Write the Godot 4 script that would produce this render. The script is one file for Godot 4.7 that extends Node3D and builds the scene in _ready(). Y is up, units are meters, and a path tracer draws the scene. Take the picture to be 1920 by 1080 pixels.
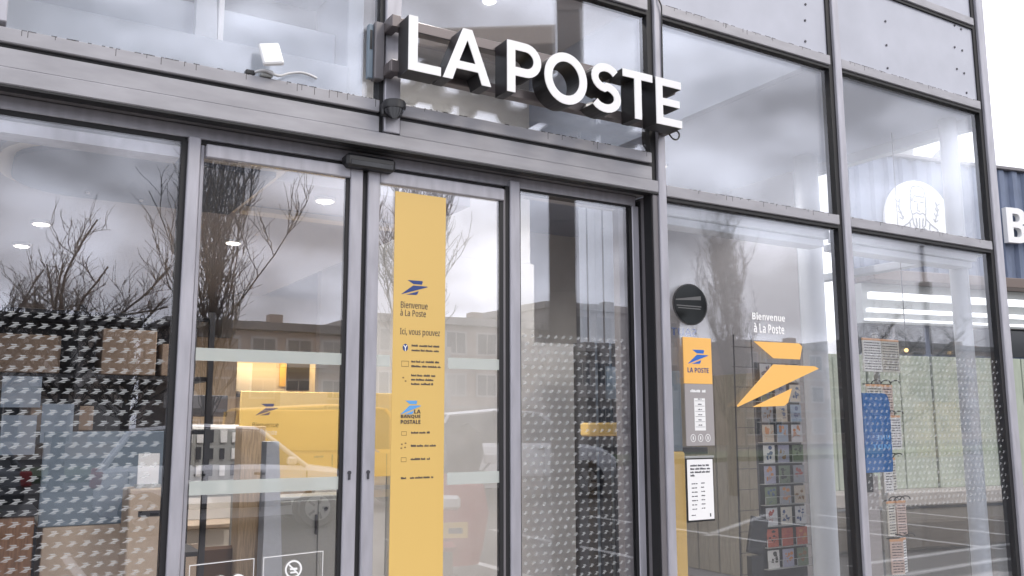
extends Node3D
# A glazed post office front with a sliding door, its lit inside, the shop beside it and the car park that the glass mirrors.

const NONE := ""
var used := {}
var mats := {}
var rng := RandomNumberGenerator.new()

# ---------------------------------------------------------------- meshes
class Geo:
	var v := PackedVector3Array()
	var n := PackedVector3Array()
	func tri(a: Vector3, b: Vector3, c: Vector3) -> void:      # counter-clockwise seen from outside
		var k := (b - a).cross(c - a).normalized()
		v.append_array(PackedVector3Array([a, c, b]))
		n.append_array(PackedVector3Array([k, k, k]))
	func quad(a: Vector3, b: Vector3, c: Vector3, d: Vector3) -> void:
		tri(a, b, c)
		tri(a, c, d)
	func smooth_quad(a: Vector3, b: Vector3, c: Vector3, d: Vector3, na: Vector3, nb: Vector3, nc: Vector3, nd: Vector3) -> void:
		v.append_array(PackedVector3Array([a, c, b, a, d, c]))
		n.append_array(PackedVector3Array([na, nc, nb, na, nd, nc]))
	func box(x0: float, x1: float, y0: float, y1: float, z0: float, z1: float, r := 0.0) -> Geo:
		if r <= 0.0:
			quad(Vector3(x0, y0, z1), Vector3(x1, y0, z1), Vector3(x1, y1, z1), Vector3(x0, y1, z1))
			quad(Vector3(x1, y0, z0), Vector3(x0, y0, z0), Vector3(x0, y1, z0), Vector3(x1, y1, z0))
			quad(Vector3(x1, y0, z1), Vector3(x1, y0, z0), Vector3(x1, y1, z0), Vector3(x1, y1, z1))
			quad(Vector3(x0, y0, z0), Vector3(x0, y0, z1), Vector3(x0, y1, z1), Vector3(x0, y1, z0))
			quad(Vector3(x0, y1, z1), Vector3(x1, y1, z1), Vector3(x1, y1, z0), Vector3(x0, y1, z0))
			quad(Vector3(x0, y0, z0), Vector3(x1, y0, z0), Vector3(x1, y0, z1), Vector3(x0, y0, z1))
			return self
		var c := Vector3((x0 + x1) / 2, (y0 + y1) / 2, (z0 + z1) / 2)
		var h := Vector3((x1 - x0) / 2, (y1 - y0) / 2, (z1 - z0) / 2)
		r = minf(r, minf(h.x, minf(h.y, h.z)) * 0.9)
		for ax in 3:
			for s in [-1.0, 1.0]:
				var u := (ax + 1) % 3
				var w := (ax + 2) % 3
				var q := []
				for e in [[-1, -1], [1, -1], [1, 1], [-1, 1]]:
					var k := Vector3()
					k[ax] = s * h[ax]
					k[u] = e[0] * (h[u] - r)
					k[w] = e[1] * (h[w] - r)
					q.append(c + k)
				if s > 0: quad(q[0], q[1], q[2], q[3])
				else: quad(q[3], q[2], q[1], q[0])
		for ax in 3:                                            # bevels along each axis
			var u := (ax + 1) % 3
			var w := (ax + 2) % 3
			for su in [-1.0, 1.0]:
				for sw in [-1.0, 1.0]:
					var q := []
					for e in [[-1, 0], [1, 0], [1, 1], [-1, 1]]:
						var k := Vector3()
						k[ax] = e[0] * (h[ax] - r)
						k[u] = su * (h[u] if e[1] == 0 else h[u] - r)
						k[w] = sw * (h[w] - r if e[1] == 0 else h[w])
						q.append(c + k)
					if (q[1] - q[0]).cross(q[2] - q[0]).dot((q[0] + q[2]) / 2 - c) > 0: quad(q[0], q[1], q[2], q[3])
					else: quad(q[3], q[2], q[1], q[0])
		for sx in [-1.0, 1.0]:
			for sy in [-1.0, 1.0]:
				for sz in [-1.0, 1.0]:
					var a := c + Vector3(sx * h.x, sy * (h.y - r), sz * (h.z - r))
					var b := c + Vector3(sx * (h.x - r), sy * h.y, sz * (h.z - r))
					var d := c + Vector3(sx * (h.x - r), sy * (h.y - r), sz * h.z)
					if sx * sy * sz > 0: tri(a, b, d)
					else: tri(a, d, b)
		return self
	func extrude(poly: PackedVector2Array, z0: float, z1: float) -> Geo:
		var area := 0.0
		for i in poly.size():
			area += poly[i].cross(poly[(i + 1) % poly.size()])
		if area < 0: poly.reverse()
		var t := Geometry2D.triangulate_polygon(poly)
		for i in range(0, t.size(), 3):
			var a := poly[t[i]]
			var b := poly[t[i + 1]]
			var c := poly[t[i + 2]]
			if (b - a).cross(c - a) < 0:
				var k := b
				b = c
				c = k
			tri(Vector3(a.x, a.y, z1), Vector3(b.x, b.y, z1), Vector3(c.x, c.y, z1))
			tri(Vector3(a.x, a.y, z0), Vector3(c.x, c.y, z0), Vector3(b.x, b.y, z0))
		for i in poly.size():
			var a := poly[i]
			var b := poly[(i + 1) % poly.size()]
			quad(Vector3(a.x, a.y, z0), Vector3(b.x, b.y, z0), Vector3(b.x, b.y, z1), Vector3(a.x, a.y, z1))
		return self
	func ribbon(path: PackedVector2Array, wide: float, z0: float, z1: float, closed := false) -> Geo:
		var l := PackedVector2Array()
		var r := PackedVector2Array()
		var m := path.size()
		for i in m:
			var a := path[(i - 1 + m) % m] if closed or i > 0 else path[i]
			var b := path[(i + 1) % m] if closed or i < m - 1 else path[i]
			var d := (b - a).normalized()
			var k := Vector2(-d.y, d.x) * wide / 2
			l.append(path[i] + k)
			r.append(path[i] - k)
		for i in (m if closed else m - 1):
			var j := (i + 1) % m
			quad(Vector3(r[i].x, r[i].y, z1), Vector3(r[j].x, r[j].y, z1), Vector3(l[j].x, l[j].y, z1), Vector3(l[i].x, l[i].y, z1))
			quad(Vector3(l[i].x, l[i].y, z0), Vector3(l[j].x, l[j].y, z0), Vector3(r[j].x, r[j].y, z0), Vector3(r[i].x, r[i].y, z0))
			quad(Vector3(l[i].x, l[i].y, z1), Vector3(l[j].x, l[j].y, z1), Vector3(l[j].x, l[j].y, z0), Vector3(l[i].x, l[i].y, z0))
			quad(Vector3(r[i].x, r[i].y, z0), Vector3(r[j].x, r[j].y, z0), Vector3(r[j].x, r[j].y, z1), Vector3(r[i].x, r[i].y, z1))
		if not closed:
			quad(Vector3(l[0].x, l[0].y, z0), Vector3(r[0].x, r[0].y, z0), Vector3(r[0].x, r[0].y, z1), Vector3(l[0].x, l[0].y, z1))
			var e := m - 1
			quad(Vector3(r[e].x, r[e].y, z0), Vector3(l[e].x, l[e].y, z0), Vector3(l[e].x, l[e].y, z1), Vector3(r[e].x, r[e].y, z1))
		return self
	func tube(path: PackedVector3Array, radii: PackedFloat32Array, sides := 8, caps := true) -> Geo:
		var rings := []
		var m := path.size()
		var up := Vector3.UP
		for i in m:
			var d := (path[mini(i + 1, m - 1)] - path[maxi(i - 1, 0)]).normalized()
			var a := d.cross(up)
			if a.length() < 0.05: a = d.cross(Vector3(1, 0, 0.1))
			a = a.normalized()
			var b := d.cross(a)
			up = a.cross(d) if i > 0 else up
			var ring := []
			for s in sides:
				var t := TAU * s / sides
				ring.append(a * cos(t) + b * sin(t))
			rings.append(ring)
		for i in m - 1:
			for s in sides:
				var k := (s + 1) % sides
				var p0: Vector3 = rings[i][s]
				var p1: Vector3 = rings[i][k]
				var q0: Vector3 = rings[i + 1][s]
				var q1: Vector3 = rings[i + 1][k]
				smooth_quad(path[i] + p0 * radii[i], path[i] + p1 * radii[i], path[i + 1] + q1 * radii[i + 1], path[i + 1] + q0 * radii[i + 1], p0, p1, q1, q0)
		if caps:
			for s in range(1, sides - 1):
				tri(path[0] + rings[0][0] * radii[0], path[0] + rings[0][s + 1] * radii[0], path[0] + rings[0][s] * radii[0])
				var e := m - 1
				tri(path[e] + rings[e][0] * radii[e], path[e] + rings[e][s] * radii[e], path[e] + rings[e][s + 1] * radii[e])
		return self
	func disc(c: Vector3, r: float, h: float, axis: int, sides := 24) -> Geo:   # a flat cylinder from c, h along an axis (0 x, 1 y, 2 z)
		var d := Vector3()
		d[axis] = h
		return tube(PackedVector3Array([c, c + d]), PackedFloat32Array([r, r]), sides)
	func loft(rings: Array, closed_ends := true) -> Geo:          # each ring: the same number of points, joined in order
		for i in rings.size() - 1:
			var a: PackedVector3Array = rings[i]
			var b: PackedVector3Array = rings[i + 1]
			for s in a.size():
				var k := (s + 1) % a.size()
				quad(a[s], a[k], b[k], b[s])
		if closed_ends:
			var a: PackedVector3Array = rings[0]
			var b: PackedVector3Array = rings[-1]
			for s in range(1, a.size() - 1):
				tri(a[0], a[s + 1], a[s])
				tri(b[0], b[s], b[s + 1])
		return self
	func mesh() -> ArrayMesh:
		var arr := []
		arr.resize(Mesh.ARRAY_MAX)
		arr[Mesh.ARRAY_VERTEX] = v
		arr[Mesh.ARRAY_NORMAL] = n
		var m := ArrayMesh.new()
		if v.size(): m.add_surface_from_arrays(Mesh.PRIMITIVE_TRIANGLES, arr)
		return m

func bx(x0: float, x1: float, y0: float, y1: float, z0: float, z1: float, r := 0.0) -> Geo:
	return Geo.new().box(x0, x1, y0, y1, z0, z1, r)

# ---------------------------------------------------------------- nodes
func numbered(called: String) -> String:
	var k: int = used.get(called, 0)
	used[called] = k + 1
	return called if k == 0 else "%s_%03d" % [called, k]

func tag(o: Node, label: String, category := "", group := "", kind := "") -> Node:
	if label: o.set_meta("label", label)
	if category: o.set_meta("category", category)
	if group: o.set_meta("group", group)
	if kind: o.set_meta("kind", kind)
	return o

func thing(called: String, label: String, category: String, at := Vector3.ZERO, turn := 0.0, group := "") -> Node3D:
	var o := Node3D.new()
	o.name = numbered(called)
	add_child(o)
	o.position = at
	o.rotation.y = turn
	tag(o, label, category, group)
	return o

func obj(called: String, g, m: Material, parent: Node = null) -> MeshInstance3D:
	var o := MeshInstance3D.new()
	o.mesh = g.mesh() if g is Geo else g
	o.material_override = m
	if parent == null:
		o.name = numbered(called)
		add_child(o)
	else:
		var k := 0
		var nm := called
		while parent.has_node(NodePath(nm)):
			k += 1
			nm = "%s_%03d" % [called, k]
		o.name = nm
		parent.add_child(o)
	return o

func part_node(called: String, parent: Node) -> Node3D:
	var o := Node3D.new()
	var k := 0
	var nm := called
	while parent.has_node(NodePath(nm)):
		k += 1
		nm = "%s_%03d" % [called, k]
	o.name = nm
	parent.add_child(o)
	return o

func struct(called: String, g, m: Material) -> MeshInstance3D:
	var o := obj(called, g, m)
	o.set_meta("kind", "structure")
	return o

func copy(root: Node3D, at: Vector3, turn: float, label: String) -> Node3D:
	var r: Node3D = root.duplicate()
	var base := String(root.name)
	var re := RegEx.create_from_string("_\\d{3}$")
	r.name = numbered(re.sub(base, ""))
	add_child(r)
	r.position = at
	r.rotation.y = turn
	r.set_meta("label", label)
	return r

func text_in(called: String, s: String, x0: float, x1: float, y0: float, y1: float, z: float, m: Material, parent: Node, bold := true, mirrored := false) -> MeshInstance3D:
	var f := SystemFont.new()
	f.font_names = PackedStringArray(["Droid Sans"])
	f.font_weight = 700 if bold else 400
	var t := TextMesh.new()
	t.text = s
	t.font = f
	t.font_size = 48
	t.pixel_size = 0.01
	t.depth = 0.02
	t.curve_step = 2.0
	var o := obj(called, t, m, parent)
	var b := t.get_aabb()
	var sx := (x1 - x0) / b.size.x
	var sy := (y1 - y0) / b.size.y
	if mirrored:
		o.rotation.y = PI
		o.scale = Vector3(sx, sy, 0.04)
		o.position = Vector3(x1 + b.position.x * sx, y0 - b.position.y * sy, z)
	else:
		o.scale = Vector3(sx, sy, 0.04)
		o.position = Vector3(x0 - b.position.x * sx, y0 - b.position.y * sy, z)
	return o

# ---------------------------------------------------------------- materials
func lin(r: float, g: float, b: float, a := 1.0) -> Color:
	var c := Color(r, g, b).linear_to_srgb()
	c.a = a
	return c

func noise_tex(key: String, freq: float, lo: float, hi: float, octaves := 4, size := 512) -> NoiseTexture2D:
	if mats.has(key): return mats[key]
	var nz := FastNoiseLite.new()
	nz.seed = key.hash() % 1000
	nz.frequency = freq
	nz.fractal_octaves = octaves
	var t := NoiseTexture2D.new()
	t.width = size
	t.height = size
	t.seamless = true
	t.noise = nz
	var ramp := Gradient.new()
	ramp.set_color(0, Color(lo, lo, lo))
	ramp.set_color(1, Color(hi, hi, hi))
	t.color_ramp = ramp
	mats[key] = t
	return t

func mat(called: String, r: float, g: float, b: float, rough := 0.6, metal := 0.0, tex: Texture2D = null, scale := Vector3.ONE) -> StandardMaterial3D:
	if mats.has(called): return mats[called]
	var m := StandardMaterial3D.new()
	m.resource_name = called
	m.albedo_color = lin(r, g, b)
	m.roughness = rough
	m.metallic = metal
	if tex:
		m.albedo_texture = tex
		m.uv1_triplanar = true
		m.uv1_world_triplanar = true
		m.uv1_scale = scale
	mats[called] = m
	return m

func lamp_mat(called: String, c: Color, e: float) -> StandardMaterial3D:
	if mats.has(called): return mats[called]
	var m := StandardMaterial3D.new()
	m.resource_name = called
	m.albedo_color = c
	m.emission_enabled = true
	m.emission = c
	m.emission_energy_multiplier = e
	mats[called] = m
	return m

func film(called: String, r: float, g: float, b: float, a: float) -> StandardMaterial3D:
	var m := mat(called, r, g, b, 0.55)
	m.transparency = BaseMaterial3D.TRANSPARENCY_ALPHA
	m.albedo_color.a = a
	return m

func coated_glass(called: String, a: float, tint := Color(0.96, 0.97, 1.0)) -> StandardMaterial3D:   # clear glass with a faint metal coating, as on double glazing
	if mats.has(called): return mats[called]
	var im := Image.create(8, 8, false, Image.FORMAT_RGBA8)
	im.fill(Color.WHITE)
	var m := StandardMaterial3D.new()
	m.resource_name = called
	m.albedo_color = tint
	m.albedo_color.a = a
	m.albedo_texture = ImageTexture.create_from_image(im)
	m.metallic = 1.0
	m.roughness = 0.0
	if not mats.has("glass_wave"):
		var nz := FastNoiseLite.new()
		nz.seed = 77
		nz.frequency = .006
		nz.fractal_octaves = 2
		var t := NoiseTexture2D.new()
		t.width = 512
		t.height = 512
		t.seamless = true
		t.as_normal_map = true
		t.bump_strength = 1.0
		t.noise = nz
		mats["glass_wave"] = t
	m.normal_enabled = true
	m.normal_texture = mats["glass_wave"]
	m.normal_scale = .035
	m.uv1_triplanar = true
	m.uv1_world_triplanar = true
	m.uv1_scale = Vector3(.6, .6, .6)
	m.transparency = BaseMaterial3D.TRANSPARENCY_ALPHA
	mats[called] = m
	return m

# the bird mark: three flat pieces, 1 wide, from its lower left corner
func bird_polys() -> Array:
	return [
		PackedVector2Array([Vector2(.220, .548), Vector2(.768, .554), Vector2(.804, .528), Vector2(.768, .414), Vector2(.443, .414)]),
		PackedVector2Array([Vector2(.439, .361), Vector2(.951, .361), Vector2(1.0, .341), Vector2(.007, 0.0), Vector2(0.0, .013)]),
		PackedVector2Array([Vector2(.650, .162), Vector2(.596, .042), Vector2(.549, .013), Vector2(.175, .001)])]

func bird(x: float, y: float, w: float, h: float, z0: float, z1: float, g: Geo = null) -> Geo:
	if g == null: g = Geo.new()
	for poly in bird_polys():
		var q := PackedVector2Array()
		for p in poly: q.append(Vector2(x + p.x * w, y + p.y / .554 * h))
		g.extrude(q, z0, z1)
	return g

func bird_flat(g: Geo, x: float, y: float, w: float, h: float, z: float) -> void:
	for poly in bird_polys():
		var q := []
		for p in poly: q.append(Vector3(x + p.x * w, y + p.y / .554 * h, z))
		for i in range(1, q.size() - 1):
			g.tri(q[0], q[i + 1], q[i])

func print_lines(g: Geo, x0: float, x1: float, y: float, h: float, z: float, sd: int) -> void:   # one line of small print, word by word
	var r := RandomNumberGenerator.new()
	r.seed = sd
	var x := x0
	while x < x1 - h:
		var w := minf(r.randf_range(1.6, 5.0) * h, x1 - x)
		var k := x
		while k < x + w - h * 0.3:
			var tall := h * r.randf_range(0.6, 1.0)
			g.box(k, minf(k + h * 0.42, x + w), y, y + tall, z, z + 0.0006)
			k += h * 0.55
		x += w + h * 0.5

func ring(g: Geo, cx: float, cy: float, r: float, w: float, z0: float, z1: float, sides := 28, sy := 1.0) -> void:
	var p := PackedVector2Array()
	for i in sides: p.append(Vector2(cx + r * cos(TAU * i / sides), cy + sy * r * sin(TAU * i / sides)))
	g.ribbon(p, w, z0, z1, true)

func oval(cx: float, cy: float, rx: float, ry: float, sides := 24) -> PackedVector2Array:
	var p := PackedVector2Array()
	for i in sides: p.append(Vector2(cx + rx * cos(TAU * i / sides), cy + ry * sin(TAU * i / sides)))
	return p

# ================================================================ scene
func _ready() -> void:
	rng.seed = 7
	setup_view()
	make_materials()
	setting()
	post_office()
	interior()
	shop_sign()
	on_the_front()
	glass_prints()
	racks()
	neighbour()
	car_park()

func setup_view() -> void:
	var cam := Camera3D.new()
	cam.name = "camera"
	cam.fov = 35.42
	cam.near = 0.05
	cam.far = 400.0
	add_child(cam)
	var right := Vector3(0.85635, -0.002656, 0.516386)
	var up := Vector3(-0.074636, 0.98885, 0.12886)
	var back := -Vector3(0.510971, 0.148891, -0.846605)
	cam.transform = Transform3D(Basis(right, up, back).orthonormalized(), Vector3(0, 1.45, 3.6))
	cam.current = true

	var sky := Sky.new()
	var pm := PanoramaSkyMaterial.new()
	pm.panorama = ImageTexture.create_from_image(cloud_sky())
	pm.energy_multiplier = 1.0
	sky.sky_material = pm
	var env := Environment.new()
	env.background_mode = Environment.BG_SKY
	env.sky = sky
	env.background_energy_multiplier = 1.0
	env.tonemap_mode = Environment.TONE_MAPPER_LINEAR
	env.tonemap_exposure = 1.85
	env.sdfgi_enabled = true
	env.ssao_enabled = true
	env.ssil_enabled = true
	var we := WorldEnvironment.new()
	we.name = "world_environment"
	we.environment = env
	add_child(we)
	var sun := DirectionalLight3D.new()
	sun.name = "sun"
	sun.light_energy = 0.25
	sun.light_color = Color(1.0, 0.96, 0.9)
	sun.light_angular_distance = 20.0
	sun.shadow_enabled = true
	sun.rotation_degrees = Vector3(-42, 35, 0)
	add_child(sun)

func cloud_sky() -> Image:
	var w := 1024
	var h := 512
	var im := Image.create(w, h, false, Image.FORMAT_RGBF)
	var a := FastNoiseLite.new()
	a.seed = 21
	a.frequency = 3.6
	a.fractal_octaves = 5
	a.fractal_gain = 0.5
	var b := FastNoiseLite.new()
	b.seed = 5
	b.frequency = 9.0
	b.fractal_octaves = 4
	for y in h:
		var el := (0.5 - (y + 0.5) / h) * PI
		for x in w:
			var az := (x + 0.5) / w * TAU
			var d := Vector3(cos(el) * sin(az), sin(el) * 2.1, cos(el) * cos(az))
			var c := a.get_noise_3dv(d) * 0.75 + b.get_noise_3dv(d) * 0.3
			var k := clampf(0.98 + c * 1.35, 0.46, 1.65)
			var warm := clampf(0.5 - c, 0.0, 1.0)
			im.set_pixel(x, y, Color(k * lerpf(0.955, 0.96, warm), k * lerpf(0.98, 0.955, warm), k * lerpf(1.085, 1.03, warm)))
	return im

func make_materials() -> void:
	var blotch := noise_tex("blotch", 0.012, 0.93, 1.0)
	var fine := noise_tex("fine", 0.09, 0.96, 1.0, 3)
	var streak := noise_tex("streak", 0.02, 0.88, 1.0)
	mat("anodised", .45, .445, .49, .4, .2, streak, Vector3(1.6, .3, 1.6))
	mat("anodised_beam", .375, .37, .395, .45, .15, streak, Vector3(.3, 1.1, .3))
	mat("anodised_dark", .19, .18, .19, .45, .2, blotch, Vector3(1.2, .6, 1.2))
	mat("gasket", .012, .012, .014, .6)
	mat("spandrel", .48, .495, .56, .25, .0, blotch, Vector3(.35, .35, .35))
	mat("screw", .06, .06, .07, .5, .3)
	mat("black_plastic", .014, .014, .016, .38)
	mat("white_plastic", .78, .78, .79, .4)
	mat("letter_white", .82, .82, .82, .45)
	mat("letter_side", .03, .028, .03, .38, .2)
	mat("rail_metal", .16, .14, .14, .35, .5, fine, Vector3(3, 3, 3))
	mat("inner_white", .5, .54, .6, .5, 0, fine, Vector3(.6, .6, .6))
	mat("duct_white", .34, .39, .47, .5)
	mat("side_grey", .3, .295, .315, .7)
	mat("board_pale", .3, .275, .225, .6, 0, streak, Vector3(3, .4, 3))
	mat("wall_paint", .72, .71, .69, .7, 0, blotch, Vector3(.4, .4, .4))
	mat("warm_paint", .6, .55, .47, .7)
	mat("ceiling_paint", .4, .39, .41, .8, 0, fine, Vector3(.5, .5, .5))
	mat("raft_blue", .14, .17, .22, .7)
	mat("raft_edge", .62, .56, .47, .6)
	mat("floor_tile", .42, .36, .33, .25, 0, blotch, Vector3(.8, .8, .8))
	mat("dark_cabinet", .022, .023, .028, .45)
	mat("brown_cladding", .1, .078, .06, .5, 0, streak, Vector3(1.5, .3, 1.5))
	mat("light_wood", .56, .42, .28, .5, 0, noise_tex("wood", 0.025, .75, 1.0), Vector3(6, .5, 6))
	mat("red_wood", .26, .13, .065, .45, 0, noise_tex("wood", 0.025, .75, 1.0), Vector3(6, .6, 6))
	mat("cardboard", .26, .19, .14, .8, 0, fine, Vector3(2, 2, 2))
	mat("beige_panel", .5, .4, .31, .55, 0, fine, Vector3(1, 1, 1))
	mat("grey_blue", .17, .22, .27, .4)
	mat("grey_metal", .36, .37, .36, .4, .2, fine, Vector3(1, 1, 1))
	mat("white_paper", .8, .8, .8, .8)
	mat("blue_paper", .3, .36, .44, .8)
	mat("yellow", .7, .475, .15, .4)
	mat("yellow_film", .86, .48, .125, .45)
	mat("print_blue", .03, .06, .21, .6)
	mat("print_mid_blue", .02, .13, .5, .6)
	mat("print_light_blue", .12, .36, .72, .6)
	mat("print_dark", .05, .05, .065, .7)
	mat("print_white", .85, .85, .85, .6)
	mat("panel_grey", .33, .31, .31, .5)
	mat("dirt", .12, .11, .1, .9)
	mat("mirror_dark", .032, .034, .034, .05, 1.0)
	mat("asphalt", .055, .053, .053, .85, 0, noise_tex("grit", 0.2, .7, 1.0, 3), Vector3(.6, .6, .6))
	mat("paving", .42, .40, .38, .8, 0, blotch, Vector3(.5, .5, .5))
	mat("road_paint", .7, .7, .68, .7, 0, noise_tex("grit", 0.2, .7, 1.0, 3), Vector3(.7, .7, .7))
	mat("bark", .028, .024, .022, .9)
	mat("tyre", .018, .018, .019, .85)
	mat("rim", .45, .45, .46, .3, .8)
	mat("car_glass", .015, .018, .02, .05)
	mat("car_white", .74, .74, .74, .22)
	mat("car_red", .33, .025, .03, .22)
	mat("car_yellow", .75, .42, .03, .3)
	mat("car_grey", .12, .13, .14, .25, .3)
	mat("lamp_glass", .7, .7, .68, .1)
	mat("lamp_red", .3, .02, .02, .15)
	mat("concrete", .4, .37, .34, .85, 0, blotch, Vector3(.12, .12, .12))
	mat("render_beige", .4, .33, .275, .85, 0, blotch, Vector3(.12, .12, .12))
	mat("render_pink", .36, .285, .24, .85, 0, blotch, Vector3(.12, .12, .12))
	mat("roof_grey", .18, .17, .165, .8)
	mat("shutter", .42, .4, .38, .7)
	mat("pane_dark", .04, .045, .05, .1)
	mat("fence_green", .43, .48, .39, .7, 0, streak, Vector3(.8, .2, .8))
	mat("steel_blue", .14, .175, .26, .45, .2, streak, Vector3(1, .3, 1))
	mat("brown_beam", .16, .125, .11, .6)
	mat("soil", .09, .07, .05, .95, 0, noise_tex("grit", 0.2, .7, 1.0, 3), Vector3(1, 1, 1))
	coated_glass("coated_glass", .09)
	coated_glass("high_glass", .125)
	coated_glass("entrance_glass", .105)
	var ip := mat("inner_glass", .9, .95, .95, 0.0)
	ip.transparency = BaseMaterial3D.TRANSPARENCY_ALPHA
	ip.albedo_color.a = .015
	coated_glass("door_glass", .17, Color(.97, .97, .99))
	film("bird_film", .66, .69, .7, .38)
	film("frost_band", .56, .6, .57, .5)
	film("white_film", .85, .85, .85, .85)
	lamp_mat("lamp_glow", Color(1, .97, .92), 3.0)
	lamp_mat("lamp_warm", Color(1, .82, .52), 1.6)
	lamp_mat("lamp_tube", Color(.97, .98, 1), .7)

# ---------------------------------------------------------------- ground
func setting() -> void:
	struct("ground", bx(-200, 200, -.34, -.14, -200, 200), mats.asphalt)
	struct("floor", bx(-4, 6.2, -.1, 0.0, -8, -.03), mats.floor_tile)
	struct("pavement", bx(-8, 9.0, -.135, -.005, -.028, 1.7, .01), mats.paving)
	struct("kerb", bx(-8, 9.0, -.138, -.02, 1.702, 1.82, .015), mats.concrete)

# ---------------------------------------------------------------- the building
func post_office() -> void:
	var b := thing("post_office", "glass fronted post office with grey metal frames and a sliding door", "building")
	var al: Material = mats.anodised
	var bm: Material = mats.anodised_beam
	var gk: Material = mats.gasket
	var top := 5.3
	# upright frames: [x0, x1, y0, y1]
	for u in [[-.06, .03, 2.9, top], [1.512, 1.588, 2.738, top], [3.092, 3.145, 0, top], [4.575, 4.635, 0, top], [6.185, 6.27, 0, top]]:
		obj("mullion", bx(u[0], u[1], u[2], u[3], -.09, 0, .004), al, b)
		obj("gasket", bx(u[0] - (.04 if u[0] > 3 else .022), u[0] - .0005, u[2], u[3], -.085, -.02), gk, b)
	# level frames of the right hand bays, and of the high row
	for r in [[3.146, 4.534, 3.688, 3.752], [4.636, 6.144, 3.688, 3.752], [.031, 1.489, 3.688, 3.752], [1.589, 3.051, 3.688, 3.752], [3.146, 4.534, 2.655, 2.718], [4.636, 6.144, 2.655, 2.718], [3.146, 4.534, 4.33, 4.39], [4.636, 6.144, 4.33, 4.39], [3.146, 4.534, 0, .12], [4.636, 6.144, 0, .12]]:
		obj("transom", bx(r[0], r[1], r[2], r[3], -.088, -.004, .004), bm, b)
		obj("gasket", bx(r[0], r[1], r[2] - .02, r[2] - .0005, -.08, -.016), gk, b)
	# deep beam over the entrance
	for r in [[-4.0, 1.489], [1.589, 3.051]]:
		obj("transom", bx(r[0], r[1], 2.824, 2.882, -.088, -.002, .004), bm, b)
		obj("gasket", bx(r[0], r[1], 2.806, 2.823, -.08, -.02), gk, b)
		obj("fascia_panel", bx(r[0], r[1], 2.7325, 2.805, -.08, -.006, .002), bm, b)
	obj("lintel", bx(-4, 3.09, 2.667, 2.7315, -.09, 0, .004), bm, b)
	obj("lintel_trim", bx(-4, 3.09, 2.658, 2.6665, -.06, -.004), gk, b)
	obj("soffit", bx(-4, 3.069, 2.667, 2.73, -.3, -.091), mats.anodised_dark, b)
	# spandrel panels and their screws
	var screws := {0: [[4.337, 3.81], [4.345, 3.95], [4.357, 4.06]], 1: [[5.146, 4.136], [5.14, 3.964], [5.135, 3.801], [5.94, 4.294], [6.016, 4.283], [5.919, 4.123], [6.008, 4.118], [5.925, 3.96], [6.01, 3.945], [6.02, 3.80]]}
	var sp := [[3.146, 4.534], [4.636, 6.144]]
	for i in 2:
		var pn := obj("spandrel_panel", bx(sp[i][0], sp[i][1], 3.753, 4.309, -.06, -.03), mats.spandrel, b)
		for s in screws[i]:
			var g := Geo.new().disc(Vector3(s[0], s[1], -.031), .008, .006, 2, 10)
			obj("screw", g, mats.screw, pn)
		obj("spandrel_panel", bx(sp[i][0], sp[i][1], 4.391, top, -.06, -.03), mats.spandrel, b)
	# panes of the fixed glazing: x0, x1, y0, y1, z
	for p in [[.03, 1.49, 2.882, 3.668, -.045], [1.588, 3.07, 2.882, 3.668, -.045], [.03, 1.49, 3.752, top, -.045], [1.588, 3.07, 3.752, top, -.045], [3.145, 4.553, 2.718, 3.668, -.045], [4.635, 6.163, 2.718, 3.668, -.045], [3.145, 4.553, .12, 2.635, -.045], [4.635, 6.163, .12, 2.635, -.045], [-.9, .68, .1, 2.59, -.136], [2.295, 2.985, .1, 2.598, -.136]]:
		obj("glass_pane", bx(p[0], p[1], p[2], p[3], p[4] - .006, p[4] + .006), mats.entrance_glass if p[4] < -.1 else mats.high_glass if p[1] < 3.1 else mats.coated_glass, b)
	for p in [[.03, 1.49, 2.882, 3.668], [1.588, 3.07, 2.882, 3.668], [.03, 1.49, 3.752, top], [1.588, 3.07, 3.752, top], [3.145, 4.553, 2.718, 3.668], [4.635, 6.163, 2.718, 3.668], [3.145, 4.553, .12, 2.635], [4.635, 6.163, .12, 2.635]]:
		obj("inner_pane", bx(p[0], p[1], p[2], p[3], -.075, -.067), mats.inner_glass, b)
	# the recessed entrance: header, posts, reveal
	var zf := -.10
	obj("door_header", bx(-4, 3.03, 2.612, 2.6655, -.3, -.125, .003), al, b)
	obj("gasket", bx(-4, .7, 2.592, 2.611, -.2, -.128), gk, b)
	obj("gasket", bx(2.29, 2.995, 2.6, 2.6115, -.2, -.128), gk, b)
	obj("gasket", bx(.757, 2.2, 2.594, 2.6115, -.2, -.135), gk, b)
	obj("door_post", bx(.703, .752, 0, 2.612, -.2, zf, .004), al, b)
	obj("gasket", bx(.681, .7025, 0, 2.592, -.17, -.118), gk, b)
	obj("door_post", bx(2.226, 2.282, 0, 2.64, -.2, zf, .004), al, b)
	obj("gasket", bx(2.204, 2.2255, 0, 2.61, -.19, -.112), gk, b)
	obj("gasket", bx(2.2825, 2.2945, 0, 2.6, -.19, -.118), gk, b)
	obj("door_post", bx(3.005, 3.05, 0, 2.612, -.2, -.124, .004), al, b)
	obj("gasket", bx(2.985, 3.0045, 0, 2.6, -.19, -.13), gk, b)
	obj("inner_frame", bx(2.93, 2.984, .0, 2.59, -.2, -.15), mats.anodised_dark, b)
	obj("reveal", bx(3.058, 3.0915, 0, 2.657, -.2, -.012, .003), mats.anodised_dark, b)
	obj("gasket", bx(3.0505, 3.0575, 0, 2.64, -.19, -.118), gk, b)
	obj("reveal_screw", Geo.new().disc(Vector3(3.0579, 1.43, -.07), .006, -.003, 0, 10), gk, b)
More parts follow.
